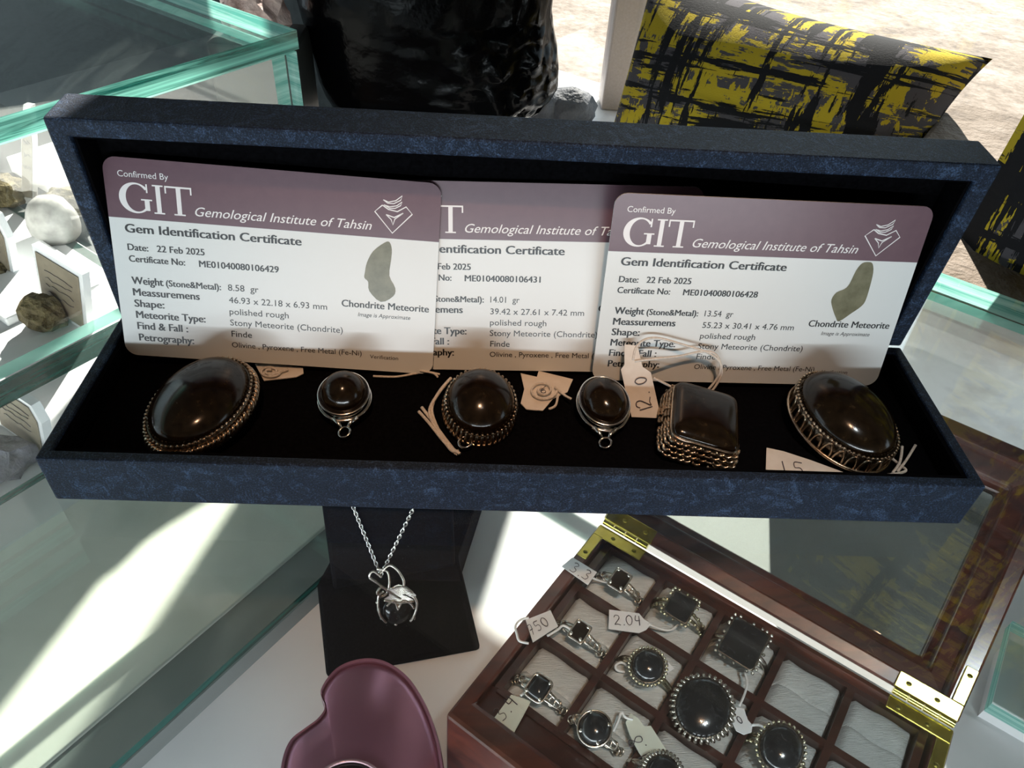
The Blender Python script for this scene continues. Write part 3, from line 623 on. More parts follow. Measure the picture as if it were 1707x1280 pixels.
# strings trailing from the right-hand oval
def strand(name, label, cat, lines, r, mat='string', group=None):
    m_ = MB()
    for l in lines: m_.tube(smooth_line(l, 6), r, 6)
    return tag(m_.build(name, M[mat], smooth=True), label, cat, group)
z = BZ + 0.0006
strand('tag_string', 'frayed double string end right of the right end oval pendant', 'string',
       [[at(1484, 762, z), at(1500, 775, z), at(1510, 784, z), at(1497, 789, z), at(1470, 792, z), at(1455, 793, z)], [at(1488, 788, z), at(1500, 770, z + .001), at(1504, 744, z + .002)], [at(1496, 786, z), at(1510, 768, z + .001), at(1526, 742, z + .002)]], 0.00042)
# tag behind the big left oval with coiled string
z = BZ + 0.001
pl = [(425, 606), (448, 606), (505, 613), (506, 622), (494, 628), (440, 634)]
coil = [at(450 + 18 * math.cos(a) * (1 - a / 16), 619 + 10 * math.sin(a) * (1 - a / 16), z + 0.0006 + a * 0.00004) for a in [i * 0.5 for i in range(24)]]
make_tag('cream tag with coiled string behind the largest left oval pendant', pxz(pl, z), 'paper', [coil, [at(447, 628, z + .0008), at(462, 622, z + .0008), at(480, 616, z + .0008)]], [])
# string from the small round pendant to the next one
strand('tag_string', 'thin straight string running from the small round pendant to the ribbed oval', 'string', [[at(622, 627, z), at(660, 628, z), at(690, 623, z), at(712, 620, z), at(733, 624, z)], [at(700, 618, z + .001), at(722, 622, z + .001), at(730, 629, z)]], 0.00035)
# strings at the left of the ribbed oval
z = BZ + 0.0010
strand('tag_string', 'bundle of twisted strings knotted to the ring of the ribbed oval pendant', 'string',
       [[at(752, 630, z + .003), at(733, 652, z + .002), at(720, 680, z + .001), at(728, 710, z), at(748, 742, z), at(766, 756, z + .001)],
        [at(748, 634, z + .003), at(728, 660, z + .002), at(716, 688, z + .001), at(732, 722, z), at(752, 750, z), at(764, 752, z + .001)],
        [at(698, 686, z), at(716, 706, z), at(740, 736, z), at(760, 756, z)], [at(703, 679, z), at(722, 704, z), at(744, 734, z), at(763, 758, z)]], 0.0005)
# crumpled tag between ribbed oval and small oval
z = BZ + 0.0012
pl = [(868, 622), (895, 628), (898, 618), (955, 632), (946, 653), (922, 664), (905, 684), (878, 682), (868, 672), (874, 648)]
coil = [at(905 + 24 * math.cos(a) * (1 - a / 14), 650 + 17 * math.sin(a) * (1 - a / 14), z + 0.0007 + a * 0.00005) for a in [i * 0.45 for i in range(26)]]
ex = (at(920, 650, z) - at(900, 648, z)).normalized(); ey = ZZ.cross(ex)
make_tag('crumpled cream tag marked 6 under a coiled string, right of the ribbed oval', pxz(pl, z), 'paper', [coil, [at(925, 645, z + .001), at(940, 658, z + .001), at(952, 665, z + .002)], [at(915, 682, z), at(926, 676, z), at(930, 660, z + .0008)]],
         [('6', at(900, 656, z + .0012), ex, ey, 0.0034)])

# ------------------------------------------------------------------ necklace on its velvet stand
st = thing('necklace_stand', 'black velvet necklace stand on the white floor below the jewellery box', 'necklace stand', at(660, 1100, FZ))
A1, A2 = at(545, 1132, FZ), at(801, 1085, FZ); B1, B2 = at(528, 972, FZ + 0.022), at(765, 926, FZ + 0.022)
bk = V((0.22, 0.95, 0)).normalized() * 0.05
m = MB(); m.loft([[A1, A2, A2 + ZZ * 0.003, A1 + ZZ * 0.003], [B1 * 0 + V((B1.x, B1.y, FZ)), V((B2.x, B2.y, FZ)), B2, B1], [V((B1.x, B1.y, FZ)) + bk, V((B2.x, B2.y, FZ)) + bk, B2 + bk * 0.6 - ZZ * .004, B1 + bk * 0.6 - ZZ * .004]])
m.build('base_block', M['velvet_stand'], st, bevel=0.0015)
C1, C2 = at(556, 985, FZ + 0.0235), at(760, 945, FZ + 0.0235); D1, D2 = at(537, 845, -0.058), at(757, 858, -0.058)
PADN = (C2 - C1).cross(D1 - C1).normalized()
if PADN.dot(CAM - C1) < 0: PADN = -PADN
D2 = onplane(757, 858, C1, PADN)
kE = min((-0.013 - D1.z) / (D1.z - C1.z), (-0.013 - D2.z) / (D2.z - C2.z)); E1 = D1 + (D1 - C1) * kE; E2 = D2 + (D2 - C2) * kE
m = MB(); m.loft([[C1, C2, C2 - PADN * 0.008, C1 - PADN * 0.008], [D1, D2, D2 - PADN * 0.008, D1 - PADN * 0.008], [E1, E2, E2 - PADN * 0.008, E1 - PADN * 0.008]])
m.build('neck_pad', M['velvet_stand'], st, bevel=0.0015)
nk = thing('necklace', 'silver chain necklace with wire wrapped dark stone hanging on the black velvet stand', 'necklace', onplane(660, 1010, C1, PADN))
def onpad(x, y, h=0.0012): return onplane(x, y, C1 + PADN * h, PADN)
ch = MB()
for (a, b) in (((586, 838), (634, 957)), ((690, 845), (634, 960))):
    A, B = onpad(*a), onpad(*b); n_ = int((B - A).length / 0.0013); d = (B - A).normalized(); q1 = d.cross(PADN)
    for i in range(n_):
        c = A + d * (i + .5) * ((B - A).length / n_); w = q1 if i % 2 else (PADN * 0.6 + q1 * 0.4)
        ch.tube([c + d * (0.00105 * math.cos(t_)) + w * (0.0006 * math.sin(t_)) for t_ in [k * math.pi / 5 for k in range(10)]], 0.00024, 4, True)
ch.build('chain', M['silver_bright'], nk, smooth=True)
wr = MB()
for pl in ([(636, 962), (622, 952), (616, 962), (630, 972), (655, 990), (668, 998)], [(634, 956), (648, 942), (662, 950), (672, 966), (673, 976)], [(628, 948), (645, 952), (649, 968), (648, 980)], [(645, 982), (672, 978), (688, 988)], [(640, 985), (632, 992), (630, 1008), (634, 1026), (644, 1038)], [(690, 994), (695, 1006), (692, 1022), (684, 1036)], [(640, 1000), (662, 1004), (690, 1002)], [(645, 1010), (655, 1001), (662, 1010), (662, 1020)], [(662, 1018), (672, 1001), (684, 1006), (690, 1014)], [(628, 988), (636, 978), (646, 986), (636, 994), (628, 988)]):
    wr.tube(smooth_line([onpad(x, y, 0.0042) for x, y in pl], 5), 0.0006, 6)
for x, y in ((630, 985), (634, 994), (629, 1004), (631, 1016), (636, 1030), (660, 1040), (690, 1030)): wr.sph(onpad(x, y, 0.0035), 0.0009, 0, 8, 6)
wr.build('wire_wrap', M['silver'], nk, smooth=True)
lf = MB()
for pl in ([(648, 992), (650, 980), (664, 974), (678, 978), (684, 986), (670, 992)], [(672, 988), (684, 984), (694, 992), (690, 998)], [(640, 998), (652, 991), (676, 993), (690, 1000), (668, 1003)]):
    P_ = [onpad(x, y, 0.0044) for x, y in pl]; lf.prism(P_, -PADN * 0.0010)
lf.build('silver_leaf', M['silver'], nk)
stn = MB(); cc = onpad(662, 1018, 0.0008); eu = (onpad(690, 1014, 0.0008) - cc).normalized(); ev = PADN.cross(eu); rr = (onpad(690, 1016, .0008) - onpad(634, 1018, .0008)).length / 2
rings = []
for i in range(9):
    a = math.pi / 2 * i / 8.2; rings.append([cc + eu * (rr * math.cos(a) * math.cos(t_)) + ev * (rr * 1.05 * math.cos(a) * math.sin(t_)) + PADN * (0.0042 * math.sin(a)) for t_ in [k * 2 * math.pi / 28 for k in range(28)]])
stn.loft(rings); stn.build('stone', M['stone_grey'], nk, smooth=True)

# ------------------------------------------------------------------ heart shaped tin
HZ = -0.076
hp = [(541, 1176), (534, 1148), (560, 1112), (600, 1096), (640, 1099), (678, 1124), (706, 1164), (726, 1212), (738, 1262), (742, 1320), (728, 1400), (690, 1470), (640, 1500), (580, 1470), (520, 1420), (480, 1365), (467, 1300), (470, 1262), (483, 1232), (508, 1212), (529, 1196)]
HP = smooth_line(pxz(hp, HZ), 5, True); hc = sum(HP, V()) / len(HP)
if sum((HP[i] - hc).cross(HP[(i + 1) % len(HP)] - hc).z for i in range(len(HP))) < 0: HP = HP[::-1]
def hring(s, z): return [V((hc.x + (p.x - hc.x) * s, hc.y + (p.y - hc.y) * s, z)) for p in HP]
ht = thing('heart_tin', 'mauve metallic heart shaped tin with round dark opening beside the ring box', 'tin', (hc.x, hc.y, FZ))
m = MB(); m.loft([hring(0.97, FZ), hring(0.985, FZ + 0.012), hring(0.985, HZ - 0.008)]); m.build('tin_body', M['tin'], ht, smooth=True, angle=40)
m = MB(); cw = at(577, 1345, HZ); wr_ = 0.0125
prof = [(0.99, HZ - 0.0075), (1.0, HZ - 0.0065), (1.0, HZ - 0.001), (0.985, HZ), (0.955, HZ - 0.0002), (0.945, HZ - 0.0012), (0.93, HZ - 0.0008), (0.85, HZ + 0.0004)]
rings = [hring(s, z) for s, z in prof]
inner = []
for p in HP:
    d = V((p.x - cw.x, p.y - cw.y, 0)).normalized(); inner.append(V((cw.x, cw.y, HZ + 0.0012)) + d * wr_)
rings.append(inner); m.loft(rings, cap1=False); m.build('tin_lid', M['tin'], ht, smooth=True, angle=50)
m = MB(); m.tube([V((cw.x + wr_ * math.cos(a), cw.y + wr_ * math.sin(a), HZ + 0.0014)) for a in [2 * math.pi * i / 48 for i in range(48)]], 0.0006, 6, True); m.build('window_rim', M['tin_rim'], ht, smooth=True)
m = MB(); m.loft([[V((cw.x + wr_ * math.cos(a), cw.y + wr_ * math.sin(a), z_)) for a in [2 * math.pi * i / 48 for i in range(48)]] for z_ in (HZ - 0.001, HZ + 0.0004)]); m.build('window_disc', M['black_gloss'], ht)

# ------------------------------------------------------------------ wooden ring box
RU = V((0.805, -0.5934, 0)).normalized(); RV = V((-RU.y, RU.x, 0)); RB = at(1000, 872, -0.055)
RL, RD = 0.1245, 0.0885; RTOP = -0.055
rbx = thing('ring_box', 'open mahogany ring box with glass lid and white plush cells on the counter floor', 'ring box', RB + RU * RL / 2 - RV * RD / 2 + V((0, 0, FZ - RTOP)))
def RP(a, b, z): return RB + RU * a + RV * b + V((0, 0, z - RTOP))
def rbox(mb, a0, a1, b0, b1, z0, z1, mi=0): mb.box(RP((a0 + a1) / 2, (b0 + b1) / 2, (z0 + z1) / 2), RU * ((a1 - a0) / 2), RV * ((b1 - b0) / 2), V((0, 0, (z1 - z0) / 2)), mi)
PU, PV = 0.0222, 0.0228; U0 = 0.0066; V0 = -0.0028
m = MB()
Wl = 0.0048
o4 = [RP(0, -RD, 0), RP(RL, -RD, 0), RP(RL, 0, 0), RP(0, 0, 0)]; i4 = [RP(Wl, -RD + 0.0085, 0), RP(RL - 0.0045, -RD + 0.0085, 0), RP(RL - 0.0045, -0.0022, 0), RP(Wl, -0.0022, 0)]
zs = lambda L, z: [V((p.x, p.y, z)) for p in L]
m.loft([zs(o4, FZ), zs(o4, RTOP), zs(i4, RTOP), zs(i4, FZ + 0.01)]); m.build('box_body', M['wood'], rbx, bevel=0.0018)
m = MB(); zd = RTOP - 0.0035; zb = RTOP - 0.022
for i in range(6): a = U0 + PU * i; rbox(m, a - 0.0012, a + 0.0012, V0 - PV * 3, V0, zb, zd)
for j in range(4): b = V0 - PV * j; rbox(m, U0, U0 + PU * 5, b - 0.0012, b + 0.0012, zb, zd - 0.0001)
rbox(m, Wl, RL - 0.0045, -RD + 0.0085, V0 - PV * 3, zb, zd - 0.001)
m.build('divider_grid', M['wood_dark'], rbx)
CZ = RTOP - 0.0055
def cushion_pad(i, j):
    a0, a1 = U0 + PU * i + 0.0013, U0 + PU * (i + 1) - 0.0013; b1, b0 = V0 - PV * j - 0.0013, V0 - PV * (j + 1) + 0.0013
    mb = MB(); n = 14; rows = []
    prof = [(0.0, -0.004), (0.03, -0.0008), (0.12, 0.0), (0.40, 0.0003), (0.475, -0.0004), (0.497, -0.004), (0.503, -0.004), (0.525, -0.0004), (0.6, 0.0003), (0.88, 0.0), (0.97, -0.0008), (1.0, -0.004)]
    for (f, dz) in prof:
        row = []
        for k in range(n + 1):
            g = k / n; e = min(g, 1 - g); dd = -0.004 if k in (0, n) else (-0.0008 if k in (1, n - 1) else 0)
            wob = 0.006 * math.sin(g * 7 + i * 2 + j) * (1 if 0.3 < f < 0.7 else 0)
            row.append(RP(a0 + (a1 - a0) * g, b0 + (b1 - b0) * (f + wob), CZ + min(dz, dd) + 0.0004 * math.sin(9 * g + 5 * f + i + 3 * j)))
        rows.append(row)
    mb.loft(rows, False, False, closed=False); return mb
for j in range(3):
    for i in range(5): cushion_pad(i, j).build('cell_cushion', M['plush'], rbx, smooth=True)
# lid: hinged along the back, leaning back
LAN = rad(28); LV = RV * math.cos(LAN) + ZZ * math.sin(LAN); LN = ZZ * math.cos(LAN) - RV * math.sin(LAN); LO = RP(0, 0.0022, RTOP + 0.001)
LDp = 0.092
def LP(a, b, h): return LO + RU * a + LV * b + LN * h
def lring(a0, a1, b0, b1, h): return [LP(a0, b0, h), LP(a1, b0, h), LP(a1, b1, h), LP(a0, b1, h)]
m = MB()
rings = [lring(0, RL, 0, LDp, -0.014), lring(0, RL, 0, LDp, 0.0), lring(0.0055, RL - 0.0055, 0.0055, LDp - 0.0055, 0.0), lring(0.0055, RL - 0.0055, 0.0055, LDp - 0.0055, -0.005),
         lring(0.0115, RL - 0.0115, 0.0115, LDp - 0.0115, -0.0062), lring(0.0115, RL - 0.0115, 0.0115, LDp - 0.0115, -0.009), lring(0.0145, RL - 0.0145, 0.0145, LDp - 0.0145, -0.010), lring(0.0145, RL - 0.0145, 0.0145, LDp - 0.0145, -0.014)]
m.loft(rings + [rings[0]], False, False); lid = m.build('lid_frame', M['wood'], rbx, bevel=0.0008)
m = MB(); m.box(LP(RL / 2, LDp / 2, -0.0112), RU * (RL / 2 - 0.0145), LV * (LDp / 2 - 0.0145), LN * 0.001); m.build('lid_glass', M['glass_lid'], rbx)
def hinge(a_edge, sgn):
    mb = MB(); s = sgn; L1 = 0.0195; L2 = 0.017; w = 0.0042
    A = lambda x: a_edge + s * x
    lo_, hi_ = sorted((A(0.0006), A(L1)))
    rbox(mb, lo_, hi_, -0.0056, -0.0006, RTOP + 0.0001, RTOP + 0.0006)
    lo_, hi_ = sorted((A(0.0006), A(w + 0.0002))); rbox(mb, lo_, hi_, -L2, -0.0056, RTOP + 0.0001, RTOP + 0.0006)
    def lb(x0, x1, b0, b1):
        x0, x1 = sorted((A(x0), A(x1))); mb.box(LP((x0 + x1) / 2, (b0 + b1) / 2, 0.0004), RU * ((x1 - x0) / 2), LV * ((b1 - b0) / 2), LN * 0.0003)
    lb(0.0006, L1, 0.0002, 0.0054); lb(0.0006, w, 0.0054, L2)
    h_ = mb.build('hinge', M['brass'], rbx, bevel=0.00025)
    k = MB()
    for q in range(4):
        p_ = [RP(A(0.0012 + q * 0.0046), 0.0008, RTOP + 0.0014), RP(A(0.0012 + q * 0.0046 + 0.0042), 0.0008, RTOP + 0.0014)]; k.tube(p_, 0.0013, 10)
    k.build('knuckle', M['brass'], h_, smooth=True, angle=40)
    sc_ = MB()
    for (x, b) in ((0.016, -0.0035), (0.0075, -0.0035), (0.0026, -0.0145)): sc_.sph(RP(A(x), b, RTOP + 0.0006), 0.0009, sc=(1, 1, 0.35))
    for (x, b) in ((0.016, 0.003), (0.0075, 0.003), (0.0024, 0.0145)): sc_.sph(LP(A(x), b, 0.0007), 0.0009, sc=(1, 1, 0.4))
    sc_.build('screw', M['brass_dark'], h_, smooth=True)
hinge(0.0, 1); hinge(RL, -1)

# ------------------------------------------------------------------ rings in the cells
RG = 'dark stone silver rings in the ring box'
def ring(label, px, shape, rx, ry, style, rot=0, tilt=12, metal='silver', stone='stone_grey', hd=0.002, rad_=0.0092):
    zt = CZ + 0.0078; c = at(px[0], px[1], zt)
    Mx = Matrix.Translation(c - V((0, 0, zt - CZ))) @ basis(RU, RV, ZZ, V()) @ Matrix.Rotation(rad(-tilt), 4, 'X') @ Matrix.Rotation(rad(rot), 4, 'Z')
    Mx = Matrix.Translation(c + V((0, 0, CZ - zt))) @ basis(RU, RV, ZZ, V()) @ Matrix.Rotation(rad(tilt), 4, 'X')
    o = thing('finger_ring', label, 'ring', mat=Mx, group=RG)
    b = MB(); R_ = rad_; zc = -0.0028
    for s in (-1, 1):
        pts = []; rr = []
        for k in range(0, 15):
            a = rad(90 - s * (8 + k * 12)); pts.append(V((R_ * math.cos(a), 0, zc + R_ * math.sin(a)))); rr.append(0.0014 - 0.00003 * k)
        if style in ('filigree', 'vine'):
            b.tube([p + V((0, 0.0014 * max(0, 1 - i / 8), 0)) for i, p in enumerate(pts)], [r * 0.45 for r in rr], 6); b.tube([p - V((0, 0.0014 * max(0, 1 - i / 8), 0)) for i, p in enumerate(pts)], [r * 0.45 for r in rr], 6)
            for i in range(1, 7):
                q = pts[i]; y = 0.0011 * (1 if i % 2 else -1)
                if style == 'filigree': b.sph(q + V((0, y, 0)), 0.0008, 0, 6, 5); b.sph(q - V((0, y, 0)), 0.0006, 0, 6, 5)
                else: b.tube([q + V((0.0010 * math.cos(t_), 0.0012 * math.sin(t_) + y * 0.4, 0.0004 * math.sin(2 * t_))) for t_ in [w_ * math.pi / 5 for w_ in range(10)]], 0.0003, 5, True)
        else: b.tube(pts, [r * 0.8 for r in rr], 8, flat=1.4)
    b.build('band', M[metal], o, smooth=True, local=True)
    hz = zc + R_ - 0.0006; p = {'oval': 2.0, 'round': 2.0, 'square': 12.0, 'cushion': 4.0}[shape]; rm = Matrix.Rotation(rad(rot), 4, 'Z')
    hs = MB(); wall(hs, rx + 0.0004, ry + 0.0004, hz - 0.0006, hz + 0.0026, p, flare=0.8, mi=1); hs.loft([ell(rx * .8, ry * .8, hz - 0.0006, 48, p), ell(rx * .8, ry * .8, hz, 48, p)], mi=1)
    if style == 'filigree' or style == 'beads':
        for q, d in arc_pts(rx + 0.0009, ry + 0.0009, hz + 0.0024, 30, p): hs.sph(q, 0.0006, 0, 6, 4)
    elif style == 'prongs':
        for q, d in arc_pts(rx + 0.0006, ry + 0.0006, 0, 34, p):
            nrm = V((d.y, -d.x, 0)); hs.tube([q + V((0, 0, hz)), q + V((0, 0, hz + 0.002)) + nrm * 0.0007, q + V((0, 0, hz + 0.0037)) - nrm * 0.0004], [0.0005, 0.0006, 0.0003], 6)
    else:
        ering(hs, rx + 0.0004, ry + 0.0004, hz + 0.0026, 0.0004, p)
        for k in range(4):
            a = rad(45 + 90 * k); f = 0.95 if shape in ('oval', 'round') else 1.2
            q = V((rx * f * math.cos(a), ry * f * math.sin(a), 0)); hs.tube([q + V((0, 0, hz)), q * 1.06 + V((0, 0, hz + 0.0028)), q * 0.9 + V((0, 0, hz + 0.004))], 0.0005, 6)
    for q in hs.v: q.xy = (rm @ q).xy
    hs.build('bezel', [M[metal], M['silver_dark']], o, smooth=True, local=True)
    s = MB()
    if shape == 'square': s.loft([ell(rx, ry, hz + 0.0015, 64, p), ell(rx, ry, hz + 0.0026, 64, p), ell(rx * .9, ry * .9, hz + 0.0026 + hd * .5, 64, p)])
    else: dome(s, rx, ry, hz + 0.0026, hd, p, 48, 10)
    for q in s.v: q.xy = (rm @ q).xy
    s.build('stone', M[stone], o, smooth=shape != 'square', local=True); return o
ring('tiny rectangular stone ring in the back corner cell beside tag 3.3', (1037, 962), 'square', 0.0024, 0.0032, 'vine', 0, stone='stone', hd=0.001)
ring('square grey stone ring with beaded gilt shoulders beside tag 2.04', (1138, 1006), 'square', 0.0040, 0.0042, 'filigree', 0, metal='gold_silver', hd=0.0006)
ring('large rectangular dark stone ring with beaded edge in the back row', (1243, 1066), 'square', 0.0058, 0.0066, 'beads', 0, hd=0.0008)
ring('tiny square stone ring beside the looped white tag on the left', (971, 1047), 'square', 0.0021, 0.0028, 'vine', 0, stone='stone', hd=0.001)
ring('round domed black stone ring with gilt beaded rim in the middle row', (1084, 1104), 'round', 0.0048, 0.0050, 'beads', 0, metal='gold_silver', hd=0.003)
ring('biggest ring, large oval black stone with silver claw edge', (1175, 1172), 'oval', 0.0078, 0.0088, 'prongs', 0, hd=0.0025)
ring('oval black stone ring with gilt filigree band at the bottom frame edge', (1305, 1240), 'oval', 0.0058, 0.0066, 'filigree', 0, metal='gold_silver', hd=0.003)
ring('small cushion stone ring with vine band above the pale green tag', (903, 1140), 'cushion', 0.0028, 0.0034, 'vine', 0, hd=0.0018)
ring('round black stone ring with leafy vine band left of tag 4.8', (996, 1207), 'round', 0.0044, 0.0046, 'vine', 0, hd=0.0028)
ring('dark ring partly cut off below tag 4.8 at the bottom frame edge', (1108, 1282), 'oval', 0.0046, 0.0048, 'prongs', 0, hd=0.003)

def flat_tag(label, pts, z, mat, txt, a, b, h, strings=(), smat='string', start=None):
    P = pxz(pts, z); ex = (at(b[0], b[1], z) - at(a[0], a[1], z)).normalized(); ey = ZZ.cross(ex)
    S = [[at(x, y, z + dz) for x, y, dz in l] for l in strings]
    make_tag(label, P, mat, S, [(txt, at(a[0], a[1], z), ex, ey, h)], 0.0004, smat)
TZ = RTOP + 0.0012
def z5(pts): return [(720 + x * .3436, 840 + y * .3436) for x, y in pts]
def z6(pts): return [(980 + x * .2577, 960 + y * .2577) for x, y in pts]
M['thread'] = pm('white_thread', (0.78, 0.79, 0.78), 0.8)
flat_tag('white tag marked 3.3 on the back left corner of the ring box', z5([(682, 258), (800, 330), (757, 392), (630, 302)]), TZ, 'paper_white', '3.3', *z5([(662, 322), (730, 362)]), 0.0042, [[(980, 960, -.001), (1000, 968, -.003), (1020, 972, -.003), (1035, 978, -.003)]], 'thread')
flat_tag('white tag marked 2.04 lying on a divider of the ring box', z5([(860, 512), (1005, 530), (1030, 560), (1065, 580), (1040, 610), (1005, 625), (857, 605)]), TZ - .0025, 'paper_white', '2.04', *z5([(885, 588), (990, 590)]), 0.0036, [[(1080, 1040, 0), (1100, 1048, -.001), (1118, 1050, -.001), (1132, 1040, -.001)]], 'thread')
zl = z5([(470, 552), (430, 562), (405, 592), (412, 630), (425, 664), (470, 676)])
flat_tag('white tag marked 750 with a white loop on the ring box left rim', z5([(455, 562), (575, 515), (612, 592), (490, 670)]), TZ, 'paper_white', '750', *z5([(482, 640), (575, 585)]), 0.0034, [[(x, y, .0004) for x, y in zl], [(x, y, .0004) for x, y in z5([(560, 640), (610, 610), (640, 590), (690, 620)])]], 'thread')
flat_tag('pale green tag marked 3.4 in the lower left cell of the ring box', z5([(385, 925), (482, 955), (390, 1125), (293, 1050)]), TZ - .003, 'paper_green', '3.4', *z5([(345, 1060), (440, 945)]), 0.0044, [[(x, y, .0004) for x, y in z5([(430, 930), (470, 900), (500, 880)])]], 'thread')
flat_tag('long white tag marked 4.8 slanting over the front cells of the ring box', z5([(965, 1015), (1000, 1040), (1030, 1078), (1062, 1075), (1110, 1150), (1160, 1232), (1055, 1275), (1005, 1205), (960, 1120), (940, 1060)]), TZ - .002, 'paper_green', '4.8', *z5([(1080, 1235), (1015, 1130)]), 0.0046, [[(x, y, .0004) for x, y in z5([(975, 1045), (940, 1035), (920, 1010), (900, 1060), (880, 1100)])]], 'thread')
flat_tag('small round white tag beside the biggest oval ring', z6([(960, 850), (1010, 860), (1035, 930), (1066, 965), (1058, 1010), (1010, 1025), (960, 1000), (935, 950)]), TZ - .002, 'paper_white', '0', *z6([(985, 960), (1020, 940)]), 0.0022, [[(x, y, .0004) for x, y in z6([(980, 840), (1015, 760), (1030, 690), (1015, 620)])], [(x, y, .0004) for x, y in z6([(1060, 965), (1110, 965), (1160, 995)])]], 'thread')
flat_tag('white tag marked 00 under the middle row round ring', z6([(420, 480), (500, 540), (560, 600), (500, 640), (440, 600)]), CZ + .0012, 'paper_white', '00', *z6([(470, 610), (535, 575)]), 0.0026, [[(x, y, .0004) for x, y in z6([(240, 620), (190, 610), (180, 580), (215, 560), (250, 575)])]], 'thread')

# ------------------------------------------------------------------ specimens in the left showcase
def rock(name, label, cat, c, sx, sy, sz, mat, seed=0, amp=0.28, freq=2.2, group=None, smooth=False, sub=3, parent=None):
    bm = bmesh.new(); bmesh.ops.create_icosphere(bm, subdivisions=sub, radius=1.0); mb = MB()
    off = V((seed * 3.7, seed * 1.3, seed * 5.1))
    for v in bm.verts:
        d = v.co.normalized(); k = 1 + amp * (mnoise.noise(d * freq + off) + 0.45 * mnoise.noise(d * freq * 2.7 + off) + 0.2 * mnoise.noise(d * freq * 6 + off))
        q = d * k; q.z = max(q.z, -0.72); mb.v.append(V((c.x + q.x * sx, c.y + q.y * sy, c.z + (q.z + 0.72) * sz)))
    mb.f = [tuple(v.index for v in f.verts) for f in bm.faces]; mb.mi = [0] * len(mb.f); bm.free()
    o = mb.build(name, M[mat], parent, smooth=smooth)
    if label: tag(o, label, cat, group)
    return o
SG = 'mineral specimens in the left showcase'; PG = 'standing label plates in the left showcase'
def plate(label, bl, br, h, lean=0.42, cut=0.0):
    A, B = at(bl[0], bl[1], FZ), at(br[0], br[1], FZ); d = (B - A).normalized(); n_ = d.cross(ZZ).normalized()
    if n_.dot(CAM - A) < 0: n_ = -n_
    w = (B - A).length; o = thing('label_plate', label, 'label plate', (A + B) / 2, group=PG)
    c = cut; U_ = (ZZ + d * (lean * d.dot(RT) / abs(d.dot(RT)))).normalized()
    out = [A, B, B + U_ * h * (1 - c), B - d * w * c * .6 + U_ * h, A + d * w * c * .6 + U_ * h, A + U_ * h * (1 - c)] if c else [A, B, B + U_ * h, A + U_ * h]
    m_ = MB(); m_.prism([p - n_ * 0.004 for p in out], n_ * 0.004); m_.build('acrylic_plate', M['acrylic'], o)
    cen = sum(out, V()) / len(out); ins = [cen + (p - cen) * 0.86 + n_ * 0.0003 for p in out]
    m_ = MB(); m_.prism(ins, n_ * 0.0003); m_.build('paper_label', M['kraft'], o)
    w_ = MB(); rs = random.Random(len(label))
    for r_ in range(4):
        base = cen + U_ * h * (0.22 - 0.12 * r_) + n_ * 0.0008 - d * w * 0.28
        w_.tube([base + d * (w * 0.07 * k) + ZZ * (rs.uniform(-1, 1) * h * 0.025) for k in range(9)], 0.00018, 4)
    w_.build('handwritten_lines', M['pen_dark'], o); return o
plate('tan label plate standing behind the dark olive stone in the left showcase', (70, 506), (147, 556), 0.052)
plate('tan hexagonal label plate at the left frame edge of the left showcase', (-45, 426), (25, 466), 0.052, cut=0.3)
plate('narrow label plate seen almost edge on at the upper left', (37, 338), (56, 342), 0.080, cut=0.35)
plate('tan label plate seen through the counter glass beside the box left corner', (0, 708), (80, 764), 0.044, cut=0.25)
rock('mineral_specimen', 'dark olive stone in front of the standing tan label plate', 'stone', at(80, 545, FZ), 0.0115, 0.010, 0.0125, 'rock_olive', 1, group=SG)
rock('mineral_specimen', 'olive stone at the left frame edge beside the edge on plate', 'stone', at(12, 335, FZ), 0.017, 0.014, 0.010, 'rock_olive', 2, group=SG)
rock('mineral_specimen', 'round milky lump between the plates, standing in for a ghosted reflection', 'stone', at(100, 398, FZ), 0.016, 0.013, 0.018, 'ghost_white', 3, 0.08, smooth=True, group=SG)  # pale solid lump added in place of a ghosted reflection
rock('mineral_specimen', 'brown stone half hidden by the box lid behind the milky lump', 'stone', at(128, 352, FZ), 0.022, 0.012, 0.010, 'rock_olive', 4, group=SG)
rock('mineral_specimen', 'grey violet stone under the counter glass at the left frame edge', 'stone', at(0, 780, FZ), 0.017, 0.012, 0.010, 'rock_violet', 5, group=SG)
rock('mineral_specimen', 'small olive stone at the foot of the hexagonal plate', 'stone', at(-2, 462, FZ), 0.009, 0.008, 0.006, 'rock_olive', 6, group=SG)
m = MB(); m.box(at(40, 470, FZ) + V((0, 0, 0.003)), NX * 0.035, TX * 0.028, V((0, 0, 0.003))); tag(m.build('display_tray', M['acrylic'], bevel=0.001), 'low white acrylic tray in the middle of the left showcase floor', 'tray')
m = MB(); m.box(at(150, 300, FZ) + V((0, 0, 0.006)), NX * 0.05, TX * 0.03, V((0, 0, 0.006))); tag(m.build('display_block', M['acrylic'], bevel=0.001), 'white acrylic block at the back of the left showcase by the box lid', 'block')

# ------------------------------------------------------------------ things behind the counter
m = MB(); m.ntbox(-1.35, -1.0, 1.2, 1.25, -0.70, 0.85); m.ntbox(-5.0, -1.35, 1.2, 1.25, -0.70, 2.4); struct(m.build('wall_dark_added', M['charcoal']))  # dark wall added outside to darken reflections in the case top
